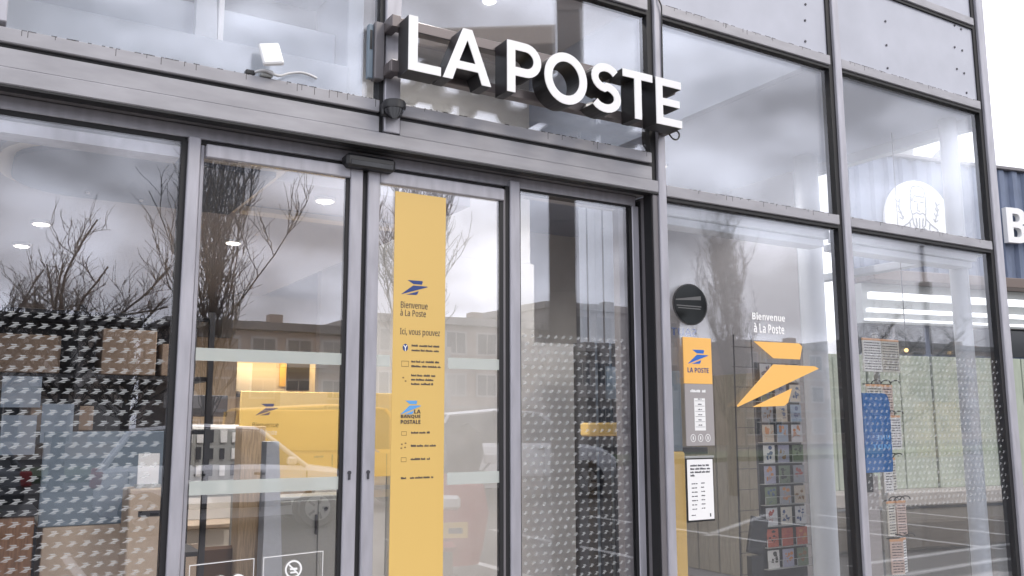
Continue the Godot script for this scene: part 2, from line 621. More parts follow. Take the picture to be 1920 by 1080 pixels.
	obj("inner_head", bx(-.9, .68, 2.53, 2.575, -.26, -.15), al, b)
	obj("sill_rail", bx(-.9, .68, 0, .1, -.2, -.11), al, b)
	obj("sill_rail", bx(2.295, 2.985, 0, .1, -.2, -.11), al, b)
	# inner white heads behind the lower glass of the right hand bays
	for p in [[3.16, 4.55], [4.65, 6.1]]:
		obj("inner_head", bx(p[0], p[1], 2.585, 2.652, -.2, -.1, .004), mats.inner_white, b)
		obj("inner_head", bx(p[0], p[1] - .03, 2.535, 2.578, -.24, -.12, .004), mats.inner_white, b)
	# sliding leaves
	for lf in [[.757, 1.455, 0], [1.481, 2.2, 1]]:
		var d := part_node("sliding_door", b)
		var lx: float = lf[0]
		var rx: float = lf[1]
		var z0 := -.132
		var z1 := -.094
		if lf[2] == 0:
			obj("stile", bx(1.397, rx, .02, 2.588, z0, z1, .004), al, d)
			obj("stile", bx(lx, .772, .02, 2.588, z0 - .02, z1 - .03, .002), al, d)
			obj("rail", bx(.773, 1.3965, 2.532, 2.588, z0, z1, .004), al, d)
			obj("gasket", bx(1.381, 1.3965, .1, 2.531, z0, z1 - .012), gk, d)
			obj("pane", bx(.773, 1.381, .11, 2.531, -.122, -.112), mats.door_glass, d)
			obj("rail", bx(.773, 1.3965, .02, .11, z0, z1, .004), al, d)
			obj("safety_band", bx(.7735, 1.38, 1.702, 1.753, -.1112, -.1104), mats.frost_band, d)
			obj("safety_band", bx(.7735, 1.38, 1.178, 1.232, -.1112, -.1104), mats.frost_band, d)
		else:
			obj("stile", bx(lx, 1.537, .02, 2.588, z0, z1, .004), al, d)
			obj("stile", bx(2.188, rx, .02, 2.588, z0, z1 - .01, .002), mats.anodised_dark, d)
			obj("rail", bx(1.5375, 2.1875, 2.528, 2.588, z0, z1, .004), al, d)
			obj("gasket", bx(2.168, 2.1875, .1, 2.527, z0, z1 - .012), gk, d)
			obj("pane", bx(1.5375, 2.168, .11, 2.527, -.122, -.112), mats.door_glass, d)
			obj("rail", bx(1.5375, 2.1875, .02, .11, z0, z1, .004), al, d)
			obj("safety_band", bx(1.538, 1.605, 1.702, 1.753, -.1112, -.1104), mats.frost_band, d)
			obj("safety_band", bx(1.895, 2.167, 1.702, 1.753, -.1112, -.1104), mats.frost_band, d)
			obj("safety_band", bx(1.895, 2.167, 1.178, 1.232, -.1112, -.1104), mats.frost_band, d)
		var kx := 1.421 if lf[2] == 0 else 1.506
		var lk := Geo.new()
		lk.extrude(oval(kx, 1.247, .0085, .0085, 14), z1, z1 + .004)
		lk.box(kx - .005, kx + .005, 1.218, 1.2395, z1 + .0005, z1 + .004)
		obj("lock", lk, mats.screw, d)
	obj("door_seal", bx(1.456, 1.48, .02, 2.588, -.13, -.112), gk, b)
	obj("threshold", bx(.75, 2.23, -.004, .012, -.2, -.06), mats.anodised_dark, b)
	# rest of the shell
	obj("roof", bx(-4.2, 6.27, top, top + .25, -8.2, 0.03), mats.anodised_dark, b)
	obj("wall", bx(-4.2, -4.0, -.1, top, -8.2, -.02), mats.wall_paint, b)
	obj("wall", bx(-4.0, 6.27, -.1, top, -8.2, -8.0), mats.wall_paint, b)
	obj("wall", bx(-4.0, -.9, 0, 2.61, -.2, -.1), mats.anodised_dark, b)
	obj("wall", bx(-4.0, -.06, 2.883, top, -.09, -.03), mats.spandrel, b)
	# the glazed side wall at the corner
	obj("side_post", bx(6.14, 6.26, 0, 3.68, -1.75, -1.67, .004), mats.inner_white, b)
	obj("wall", bx(6.14, 6.26, 0, 3.68, -8, -1.751), mats.side_grey, b)
	obj("side_rail", bx(6.16, 6.25, 3.58, 3.69, -1.66, -.12, .004), mats.inner_white, b)
	obj("side_rail", bx(6.16, 6.25, 2.64, 2.70, -1.66, -.12, .004), mats.inner_white, b)
	obj("side_wall", bx(6.17, 6.25, 3.691, top, -8, -.1), mats.spandrel, b)
	for y in [[.02, 2.639], [2.701, 3.579]]:
		obj("side_pane", bx(6.2, 6.21, y[0], y[1], -1.669, -.1), mats.inner_glass, b)

# ---------------------------------------------------------------- inside
func downlight(x: float, y: float, z: float, e: float, label: String, lit := true) -> void:
	var t := thing("ceiling_downlight", label, "lamp", Vector3(x, y, z), 0, "round ceiling downlights inside")
	var g := Geo.new()
	var p := PackedVector3Array([Vector3(0, 0, 0), Vector3(0, -.018, 0)])
	g.tube(p, PackedFloat32Array([.065, .06]), 24)
	obj("lamp_rim", g, mats.white_plastic, t)
	obj("lamp_disc", Geo.new().disc(Vector3(0, -.0185, 0), .048, -.004, 1, 24), mats.lamp_glow, t)
	if lit:
		var l := SpotLight3D.new()
		l.name = "lamp_light"
		l.light_energy = e
		l.light_color = Color(1, .98, .96)
		l.light_size = .012
		l.spot_range = 14
		l.spot_attenuation = 2.0
		l.spot_angle = 84
		l.spot_angle_attenuation = .5
		l.rotation_degrees.x = -90
		l.shadow_enabled = true
		l.position = Vector3(0, -.03, 0)
		t.add_child(l)

func interior() -> void:
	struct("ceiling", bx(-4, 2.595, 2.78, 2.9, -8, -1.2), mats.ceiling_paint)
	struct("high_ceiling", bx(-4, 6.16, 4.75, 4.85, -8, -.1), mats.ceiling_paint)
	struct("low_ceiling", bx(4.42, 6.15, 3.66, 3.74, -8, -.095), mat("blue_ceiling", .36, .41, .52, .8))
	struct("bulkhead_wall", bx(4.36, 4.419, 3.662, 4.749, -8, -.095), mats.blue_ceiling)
	struct("upper_wall", bx(-4, 4.359, 2.901, 4.749, -3.4, -3.3), mats.wall_paint)
	struct("partition_wall", bx(3.72, 3.8, 0, 2.78, -8, -3.41), mats.wall_paint)
	struct("blind_wall", bx(2.6, 4.4, 0, 2.9, -3.4, -3.3), mats.wall_paint)
	var wp := thing("slatted_wall_panel", "pale brown upright boards lining the wall behind the wire stand", "wall panel", Vector3(0, 0, 0))
	for i in 22:
		obj("board", bx(6.115 - (i % 2) * .008, 6.139, .08, 1.9, -1.97 - i * .14, -1.84 - i * .14, .004), mats.board_pale, wp)
	struct("rear_wall", bx(3.0, 6.15, 0, 3.66, -5.2, -5.1), mats.wall_paint)
	# raft in the ceiling behind the left pane
	var raft := thing("ceiling_raft", "blue grey ceiling raft with rounded corner and pale rim behind the left pane", "ceiling panel", Vector3.ZERO)
	var rp := PackedVector2Array()
	for c in [[.48, -1.28, PI / 2, PI], [.48, -1.55, PI, PI * 1.5]]:
		for i in 9:
			var a: float = lerpf(c[2], c[3], i / 8.0)
			rp.append(Vector2(c[0] + .36 * cos(a), c[1] + .36 * sin(a)))
	rp.append(Vector2(1.3, -1.91))
	rp.append(Vector2(1.3, -.92))
	var g := Geo.new().extrude(rp, 2.72, 2.745)
	var o := obj("raft_panel", turn_flat(g), mats.raft_blue, raft)
	var edge := PackedVector2Array()
	for p in rp: edge.append(Vector2(.05 + (p.x - .05) * 1.0, p.y))
	obj("raft_rim", turn_flat(Geo.new().ribbon(edge, .12, 2.7465, 2.775, true)), mats.raft_edge, raft)
	obj("raft_rim", bx(1.37, 2.5, 2.746, 2.775, -1.97, -1.85), mats.raft_edge, raft)
	for k in 4:
		obj("raft_spot", Geo.new().disc(Vector3(.5 + k * .28, 2.719, -1.75 - .03 * k), .012, -.008, 1, 10), mats.white_plastic, raft)
	# mezzanine front seen through the high left bay
	var mz := thing("white_duct_beam", "long white boxed beam with grey recess behind the high left glazing", "beam", Vector3.ZERO)
	obj("box_beam", bx(-1.5, 1.47, 3.16, 3.395, -1.15, -.55, .006), mats.duct_white, mz)
	obj("box_beam", bx(-1.5, 1.47, 2.91, 3.155, -1.0, -.35, .006), mats.duct_white, mz)
	obj("grey_recess", bx(-1.5, 1.47, 3.4, 3.64, -1.05, -.85), mat("recess_grey", .13, .145, .165, .7), mz)
	obj("top_beam", bx(-1.5, 1.47, 3.645, 3.72, -1.2, -.7, .006), mats.duct_white, mz)
	obj("beige_board", bx(-1.5, 1.47, 3.73, 4.6, -1.3, -1.2), mats.beige_panel, mz)
	obj("end_post", bx(1.475, 1.56, 2.91, 4.9, -1.3, -.4, .006), mats.duct_white, mz)
	var br := thing("white_gusset", "white triangular bracket standing on the boxed beam", "bracket", Vector3(.8, 3.16, -.52))
	obj("gusset_plate", Geo.new().extrude(PackedVector2Array([Vector2(-.02, 0), Vector2(.08, 0), Vector2(.04, .9), Vector2(-.02, .9)]), -.03, .03), mats.inner_white, br)
	obj("gusset_face", bx(.081, .105, 0, .9, -.2, .03), mats.white_plastic, br)
	# white curtain strips by the low column
	var cu := thing("vertical_blind", "pale vertical blind strips behind the narrow pane", "blind", Vector3(0, 0, 0))
	for i in 6:
		obj("blind_strip", bx(3.95 + i * .075, 4.015 + i * .075, 1.98, 3.4, -1.95 + (i % 2) * .012, -1.945 + (i % 2) * .012), mats.inner_white, cu)
	tag(obj("pale_partition", bx(3.02, 3.43, 0, 1.97, -1.34, -1.3), mats.wall_paint), "pale low partition behind the narrow pane", "partition")
	# dark machine with a yellow top
	var k := thing("vending_machine", "dark striped machine with yellow top band behind the narrow pane", "machine", Vector3(3.4, 0, -1.0))
	for i in 3:
		obj("dark_column", bx(-.14 + i * .11, -.07 + i * .11, 0, 1.95, -.06, .08, .004), mats.dark_cabinet, k)
		obj("grey_slot", bx(-.068 + i * .11, -.032 + i * .11, 0, 1.95, -.06, .05), mats.grey_blue, k)
	obj("yellow_top", bx(-.2, .15, 1.375, 1.455, .085, .18, .01), mats.yellow, k)
	obj("screen", bx(.0, .12, 1.6, 1.8, .085, .1), mats.grey_blue, k)
	# left: dark shelving, boxes, counters
	var sh := thing("dark_shelving", "dark open shelving unit behind the patterned left pane", "shelving", Vector3(0, 0, 0))
	obj("back_board", bx(-.9, 1.2, 0, 2.1, -2.2, -2.15), mats.dark_cabinet, sh)
	for y in [.35, .75, 1.12, 1.42, 1.72, 2.06]:
		obj("shelf", bx(-.9, 1.2, y - .025, y, -2.149, -1.75, .003), mats.dark_cabinet, sh)
	for x in [-.9, -.2, .5, 1.18]:
		obj("upright", bx(x, x + .03, 0, 2.09, -1.749, -1.72), mats.dark_cabinet, sh)
	var boxes := [[-.5, -.05, 1.721, 1.93, "brown box far left on the top shelf"], [.0, .42, 1.721, 1.92, "wide brown cardboard box on the top shelf"], [.62, .9, 1.721, 1.97, "brown cardboard box on the right of the top shelf"], [.93, 1.1, 1.721, 1.9, "small brown box at the right end of the top shelf"], [.75, .98, 1.121, 1.3, "low brown box on the third shelf"], [.3, .6, 1.421, 1.55, "flat brown box on the shelf under the top shelf"]]
	for q in boxes:
		var t := thing("cardboard_box", q[4], "box", Vector3((q[0] + q[1]) / 2, q[2], -1.88), 0, "boxes on the dark shelving")
		var w: float = (q[1] - q[0]) / 2
		obj("carton", bx(-w, w, 0, q[3] - q[2], -.14, .14, .004), mats.cardboard, t)
		obj("tape", bx(-w, w, (q[3] - q[2]) + .0005, (q[3] - q[2]) + .002, -.02, .02), mats.beige_panel, t)
	var i := 0
	for q in [[.16, .34, 1.54, 1.70, "pale blue sheet taped to the shelving, the higher left one"], [.35, .5, 1.36, 1.56, "pale blue sheet taped beside the flat brown box"], [.17, .33, 1.3, 1.5, "pale blue sheet taped under the other sheets"]]:
		tag(obj("paper_sheet", bx(q[0], q[1], q[2], q[3], -1.7, -1.697), mats.blue_paper), q[4], "paper", "sheets taped on the shelving")
	var ct := thing("service_counter", "grey blue counter with beige front behind the left pane", "counter", Vector3(.6, 0, -1.0))
	obj("top_panel", bx(-.28, .3, 1.0, 1.42, -.02, .0, .004), mats.grey_blue, ct)
	obj("front", bx(-.26, .3, 0, .998, -.3, .0, .004), mats.beige_panel, ct)
	obj("counter_top", bx(-.28, .3, .9985, 1.02, -.42, -.021, .003), mats.grey_metal, ct)
	var bb := thing("beige_bin", "square beige post bin beside the counter", "bin", Vector3(.75, 0, -.82))
	obj("bin_body", bx(-.1, .1, 0, 1.17, -.1, .1, .006), mats.beige_panel, bb)
	obj("bin_slot", bx(-.06, .06, 1.05, 1.075, .1005, .102), mats.dark_cabinet, bb)
	var oc := thing("wood_counter", "orange brown wooden counter at the far left", "counter", Vector3(0, 0, -.9))
	obj("front", bx(-.7, .3, 0, 1.06, -.3, 0, .005), mats.red_wood, oc)
	obj("counter_top", bx(-.72, .31, 1.061, 1.09, -.32, .012, .004), mats.dark_cabinet, oc)
	var pd := thing("leaflet_display", "small clear leaflet holder on the beige bin", "leaflet holder", Vector3(.74, 1.171, -.82))
	obj("holder", bx(-.05, .05, 0, .012, -.04, .04), mats.grey_metal, pd)
	obj("leaflet", bx(-.045, .045, .013, .15, -.01, .0), mats.white_paper, pd)
	# middle: lit alcove at the back
	var al := thing("lit_alcove", "warm lit alcove with white back and counter behind the left door leaf", "alcove", Vector3(0, 0, -6))
	obj("back_panel", bx(2.32, 2.89, 1.0, 2.2, -.2, -.15), mats.warm_paint, al)
	obj("back_panel", bx(2.8905, 3.715, 1.0, 2.2, -.2, -.15), mats.warm_paint, al)
	obj("desk", bx(2.32, 3.71, .0, 1.62, -.14, .3, .005), mats.light_wood, al)
	obj("valance", bx(2.3, 3.715, 2.2, 2.779, -.2, .25), mats.wall_paint, al)
	obj("valance_lip", bx(2.3, 3.715, 2.09, 2.199, .22, .25), mats.wall_paint, al)
	obj("lamp_strip", bx(2.34, 3.7, 2.16, 2.195, .0, .05), mats.lamp_warm, al)
	var l := AreaLight3D.new()
	l.name = "strip_light"
	l.light_energy = .42
	l.light_color = Color(1, .87, .66)
	l.area_size = Vector2(1.34, .05)
	l.area_range = 8
	l.shadow_enabled = true
	l.position = Vector3(3.02, 2.155, .025)
	l.rotation_degrees.x = -90
	al.add_child(l)
	tag(obj("wall_shelf", bx(2.36, 2.86, 1.735, 1.775, -6.149, -6.05, .003), mats.dark_cabinet), "dark narrow shelf under the white notice in the lit alcove", "shelf")
	tag(obj("dark_notice", bx(3.4, 3.66, 1.84, 2.08, -6.149, -6.12), mats.dark_cabinet), "dark notice board at the right of the lit alcove", "notice")
	tag(obj("yellow_notice", bx(2.92, 2.99, 1.86, 2.13, -6.149, -6.135), mats.yellow), "narrow yellow notice beside the dark alcove screen", "notice")
	tag(obj("wall_frame", bx(2.36, 2.62, 1.8, 2.1, -6.149, -6.13), mats.white_paper), "white framed notice in the lit alcove", "notice")
	tag(obj("wall_screen", bx(3.0, 3.25, 1.82, 2.12, -6.149, -6.12, .004), mats.dark_cabinet), "small dark screen in the lit alcove", "screen")
	tag(obj("wood_wall_panel", bx(1.85, 2.3, 0, 2.3, -5.6, -5.5, .004), mats.light_wood), "light wood wall panel left of the lit alcove", "wall panel")
	var mo := thing("counter_monitor", "dark monitor on its foot left of the wood post", "monitor", Vector3(1.6, 1.45, -3.5))
	obj("screen", bx(-.13, .13, .06, .22, -.02, .02, .006), mats.dark_cabinet, mo)
	obj("foot", bx(-.03, .03, 0, .06, -.02, .01), mats.dark_cabinet, mo)
	var dk := thing("sales_desk", "pale sales desk with beige drawers behind the door", "desk", Vector3(1.6, 0, -3.6))
	obj("desk_body", bx(-.4, .3, 0, .7, -.25, .25, .005), mats.warm_paint, dk)
	obj("desk_top", bx(-.42, .32, .701, .73, -.27, .27, .004), mats.beige_panel, dk)
	obj("drawer", bx(-.3, -.05, .35, .6, .2505, .262, .004), mats.beige_panel, dk)
	obj("drawer", bx(-.3, -.05, .08, .33, .2505, .262, .004), mats.beige_panel, dk)
	obj("upstand", bx(-.4, .3, .731, 1.449, -.25, -.1, .005), mats.wall_paint, dk)
	# accessory display board
	var pb := thing("accessory_board", "grey pegboard of small white packets behind the door glass", "display board", Vector3(1.5, 0, -3.0))
	obj("board", bx(-.2, .22, .95, 1.42, -.03, 0), mats.grey_metal, pb)
	obj("post", bx(-.19, -.15, 0, .949, -.03, 0), mats.grey_metal, pb)
	obj("post", bx(.17, .21, 0, .949, -.03, 0), mats.grey_metal, pb)
	var pk := RandomNumberGenerator.new()
	pk.seed = 3
	for r in 4:
		for c in 5:
			var px := -.17 + c * .08
			var py := .98 + r * .115
			obj("packet", bx(px, px + pk.randf_range(.03, .05), py, py + pk.randf_range(.06, .09), .002, .02), mats.white_paper if pk.randf() < .6 else mats.dark_cabinet, pb)
	tag(obj("wood_post", bx(1.51, 1.665, 0, 1.44, -2.35, -2.2, .005), mats.light_wood), "light wooden post standing inside the left leaf", "post")
	tag(obj("white_pylon", Geo.new().extrude(PackedVector2Array([Vector2(1.385, 0), Vector2(1.53, 0), Vector2(1.45, 1.36), Vector2(1.385, 1.36)]), -1.3, -1.2), mats.inner_white), "tapering white display pylon beside the grey cabinet", "pylon")
	var gc := thing("grey_cabinet", "grey locker cabinet with slim handle behind the left leaf", "cabinet", Vector3(1.86, 0, -1.95))
	obj("cabinet_body", bx(-.22, .3, 0, 1.01, -.25, 0, .005), mats.grey_metal, gc)
	obj("cabinet_door", bx(-.21, .068, .03, .985, .0005, .018, .003), mats.grey_metal, gc)
	obj("cabinet_door", bx(.074, .29, .03, .985, .0005, .018, .003), mats.grey_metal, gc)
	obj("handle", bx(.05, .062, .78, .9, .0185, .04, .003), mats.screw, gc)
	obj("lock", Geo.new().disc(Vector3(.12, .93, .0185), .012, .006, 2, 12), mats.screw, gc)
	var ch := thing("brown_chair", "brown upholstered visitor chair behind the left leaf", "chair", Vector3(1.42, 0, -2.5))
	obj("seat", bx(-.2, .2, .4, .46, -.2, .22, .02), mats.red_wood, ch)
	obj("backrest", bx(-.12, .12, .47, .7, .16, .2, .04), mat("chair_cloth", .09, .045, .022, .9), ch)
	for sx in [-.17, .17]:
		for sz in [-.17, .18]:
			obj("leg", bx(sx - .015, sx + .015, 0, .4, sz - .015, sz + .015), mats.screw, ch)
	var yp := thing("yellow_welcome_panel", "yellow interior panel with a dark blue bird and Bienvenue à La Poste", "panel", Vector3(0, 0, -3.02))
	obj("panel", bx(1.71, 2.95, 1.05, 1.69, -.03, 0, .004), mat("panel_yellow", .85, .6, .22, .45), yp)
	obj("panel_leg", bx(1.75, 1.8, 0, 1.049, -.03, -.005), mats.grey_metal, yp)
	obj("panel_leg", bx(2.86, 2.91, 0, 1.049, -.03, -.005), mats.grey_metal, yp)
	obj("bird_mark", bird(1.82, 1.515, .165, .085, .0005, .002), mats.print_blue, yp)
	text_in("lettering", "Bienvenue", 1.8, 1.99, 1.43, 1.465, .002, mats.print_dark, yp, false)
	text_in("lettering", "à La Poste", 1.81, 1.98, 1.375, 1.412, .002, mats.print_white, yp, false)
	# round white columns at the corner
	var cg := Geo.new().tube(PackedVector3Array([Vector3(0, 0, 0), Vector3(0, 3.655, 0)]), PackedFloat32Array([.062, .062]), 28)
	var c1 := obj("round_column", cg, mats.inner_white)
	c1.position = Vector3(6.055, .002, -.215)
	tag(c1, "slim round white column in the glass corner", "column")
	var c2 := obj("round_column", Geo.new().tube(PackedVector3Array([Vector3(0, 0, 0), Vector3(0, 3.655, 0)]), PackedFloat32Array([.095, .095]), 32), mats.inner_white)
	c2.position = Vector3(5.9, .002, -1.4)
	tag(c2, "thick round white column behind the card spinner", "column")
	# yellow cash machine edge with panel, round mirror
	var am := thing("cash_machine", "yellow and pale blue machine edge behind the opening hours sign", "machine", Vector3(3.5, 0, -.5))
	obj("base", bx(-.1, .06, 0, 1.29, -.3, .12, .01), mats.yellow, am)
	obj("upper_panel", bx(-.09, .06, 1.291, 1.75, -.3, .1, .005), mats.grey_blue, am)
	obj("trim", bx(.0605, .3, 1.27, 1.31, -.3, .05, .004), mats.dark_cabinet, am)
	text_in("reversed_lettering", "SAUT", 3.41 - 3.5, 3.6 - 3.5, 1.945, 1.99, .2, mats.print_blue, am, true, true)
	var mi := thing("round_black_disc", "round glossy black disc on the right bay glass above the hours sign", "disc", Vector3(3.318, 2.084, -.0385))
	obj("rim", Geo.new().extrude(oval(0, 0, .122, .113, 40), 0, .004), mats.black_plastic, mi)
	obj("glossy_face", Geo.new().extrude(oval(0, 0, .113, .105, 40), .0042, .0055), mats.mirror_dark, mi)
	var bar := Geo.new()
	bar.extrude(PackedVector2Array([Vector2(-.105, .018), Vector2(.075, .028), Vector2(.075, .05), Vector2(-.105, .024)]), .0057, .0062)
	bar.box(-.1, .075, -.012, -.006, .0057, .0062)
	bar.box(-.09, .07, -.024, -.019, .0057, .0062)
	obj("pale_stripe", bar, mat("stripe_grey", .1, .1, .1, .5), mi)
	# lamps
	downlight(3.3, 4.749, -2.2, .5, "round downlight in the high ceiling behind the sign")
	downlight(.35, 2.779, -3.0, 1.3, "round downlight over the dark shelving, nearer one")
	downlight(.28, 2.779, -3.9, 1.0, "round downlight over the dark shelving, farther one")
	downlight(1.6, 2.779, -3.0, 2.6, "round downlight above the accessory board")
	downlight(2.4, 4.749, -.9, 1.0, "round downlight in the high ceiling nearer the front glass")
	downlight(1.75, 2.779, -1.45, 1.5, "round downlight just inside the sliding door")
	downlight(5.0, 3.659, -2.2, 1.2, "round downlight above the card spinner")

func turn_flat(g: Geo) -> Geo:      # a shape drawn in x and y, laid level: y becomes z, its depth becomes height
	var r := Geo.new()
	for p in g.v: r.v.append(Vector3(p.x, p.z, p.y))
	for p in g.n: r.n.append(Vector3(p.x, p.z, p.y))
	for i in range(0, r.v.size(), 3):
		var a := r.v[i + 1]
		r.v[i + 1] = r.v[i + 2]
		r.v[i + 2] = a
		var b := r.n[i + 1]
		r.n[i + 1] = r.n[i + 2]
		r.n[i + 2] = b
	return r

# ---------------------------------------------------------------- the sign
func shop_sign() -> void:
	var t := thing("shop_sign", "raised white letters reading LA POSTE on two dark rails", "sign", Vector3(0, 0, 0))
	for r in [[3.195, 3.245], [2.988, 3.035]]:
		obj("rail", bx(1.495, 3.1, r[0], r[1], .035, .088, .003), mats.rail_metal, t)
		obj("bracket", bx(1.497, 1.54, r[0] - .004, r[1] + .004, .001, .1, .003), mats.rail_metal, t)
		obj("bracket", bx(3.095, 3.14, r[0] - .004, r[1] + .004, .001, .1, .003), mats.rail_metal, t)
	var y0 := 2.963
	var y1 := 3.213
	var shapes := {}
	var polys := func(list: Array) -> Callable:
		return func(g: Geo, a: float, b: float) -> void:
			for p in list: g.extrude(PackedVector2Array(p), a, b)
	var letters := []
	letters.append(["L", polys.call([[Vector2(1.533, y0), Vector2(1.69, y0), Vector2(1.69, y0 + .04), Vector2(1.577, y0 + .04), Vector2(1.577, y1), Vector2(1.533, y1)]])])
	var ax := 1.8225
	letters.append(["A", polys.call([[Vector2(1.70, y0), Vector2(1.748, y0), Vector2(1.7675, y0 + .055), Vector2(1.781, y0 + .092), Vector2(ax, y1 - .052), Vector2(ax, y1), Vector2(1.799, y1)], [Vector2(1.945, y0), Vector2(1.897, y0), Vector2(1.8775, y0 + .055), Vector2(1.864, y0 + .092), Vector2(ax, y1 - .052), Vector2(ax, y1), Vector2(1.846, y1)], [Vector2(1.7677, y0 + .055), Vector2(1.8773, y0 + .055), Vector2(1.8638, y0 + .092), Vector2(1.7812, y0 + .092)]])])
	letters.append(["P", func(g: Geo, a: float, b: float) -> void:
		g.box(2.03, 2.074, y0, y1, a, b)
		var p := PackedVector2Array([Vector2(2.0742, y1 - .021), Vector2(2.13, y1 - .021)])
		for i in 13:
			var th := PI / 2 - PI * (i + 1) / 14.0
			p.append(Vector2(2.13 + .066 * cos(th), y1 - .0835 + .0625 * sin(th)))
		p.append(Vector2(2.13, y1 - .146))
		p.append(Vector2(2.0742, y1 - .146))
		g.ribbon(p, .042, a, b)])
	letters.append(["O", func(g: Geo, a: float, b: float) -> void:
		g.ribbon(oval(2.359, (y0 + y1) / 2, .1015, .107, 40), .044, a, b, true)])
	letters.append(["S", func(g: Geo, a: float, b: float) -> void:
		var p := PackedVector2Array()
		for i in 15:
			var th := deg_to_rad(lerpf(32, 262, i / 14.0))
			p.append(Vector2(2.599 + .068 * cos(th), y1 - .073 + .0545 * sin(th)))
		for i in 15:
			var th := deg_to_rad(lerpf(82, -148, i / 14.0))
			p.append(Vector2(2.594 + .074 * cos(th), y0 + .076 + .0565 * sin(th)))
		g.ribbon(p, .042, a, b)])
	letters.append(["T", polys.call([[Vector2(2.704, y1), Vector2(2.704, y1 - .04), Vector2(2.777, y1 - .04), Vector2(2.777, y0), Vector2(2.821, y0), Vector2(2.821, y1 - .04), Vector2(2.895, y1 - .04), Vector2(2.895, y1)]])])
	letters.append(["E", polys.call([[Vector2(2.917, y0), Vector2(3.088, y0), Vector2(3.088, y0 + .04), Vector2(2.961, y0 + .04), Vector2(2.961, y0 + .106), Vector2(3.075, y0 + .106), Vector2(3.075, y0 + .144), Vector2(2.961, y0 + .144), Vector2(2.961, y1 - .04), Vector2(3.088, y1 - .04), Vector2(3.088, y1), Vector2(2.917, y1)]])])
	for l in letters:
		var g := Geo.new()
		var f: Callable = l[1]
		f.call(g, .0885, .195)
		var o := obj("letter", g, mats.letter_side, t)
		o.set_meta("label", "letter %s of the sign" % l[0])
		var w := Geo.new()
		f.call(w, .1955, .2)
		obj("letter_face", w, mats.letter_white, o)

# ---------------------------------------------------------------- fittings on the front
func wire(pts: Array, r: float) -> Geo:
	var c := Curve3D.new()
	for i in pts.size():
		var a: Vector3 = pts[maxi(i - 1, 0)]
		var b: Vector3 = pts[mini(i + 1, pts.size() - 1)]
		var d := (b - a) / 5.0
		c.add_point(pts[i], -d, d)
	c.bake_interval = .012
	var p := c.get_baked_points()
	var rr := PackedFloat32Array()
	rr.resize(p.size())
	rr.fill(r)
	return Geo.new().tube(p, rr, 6)

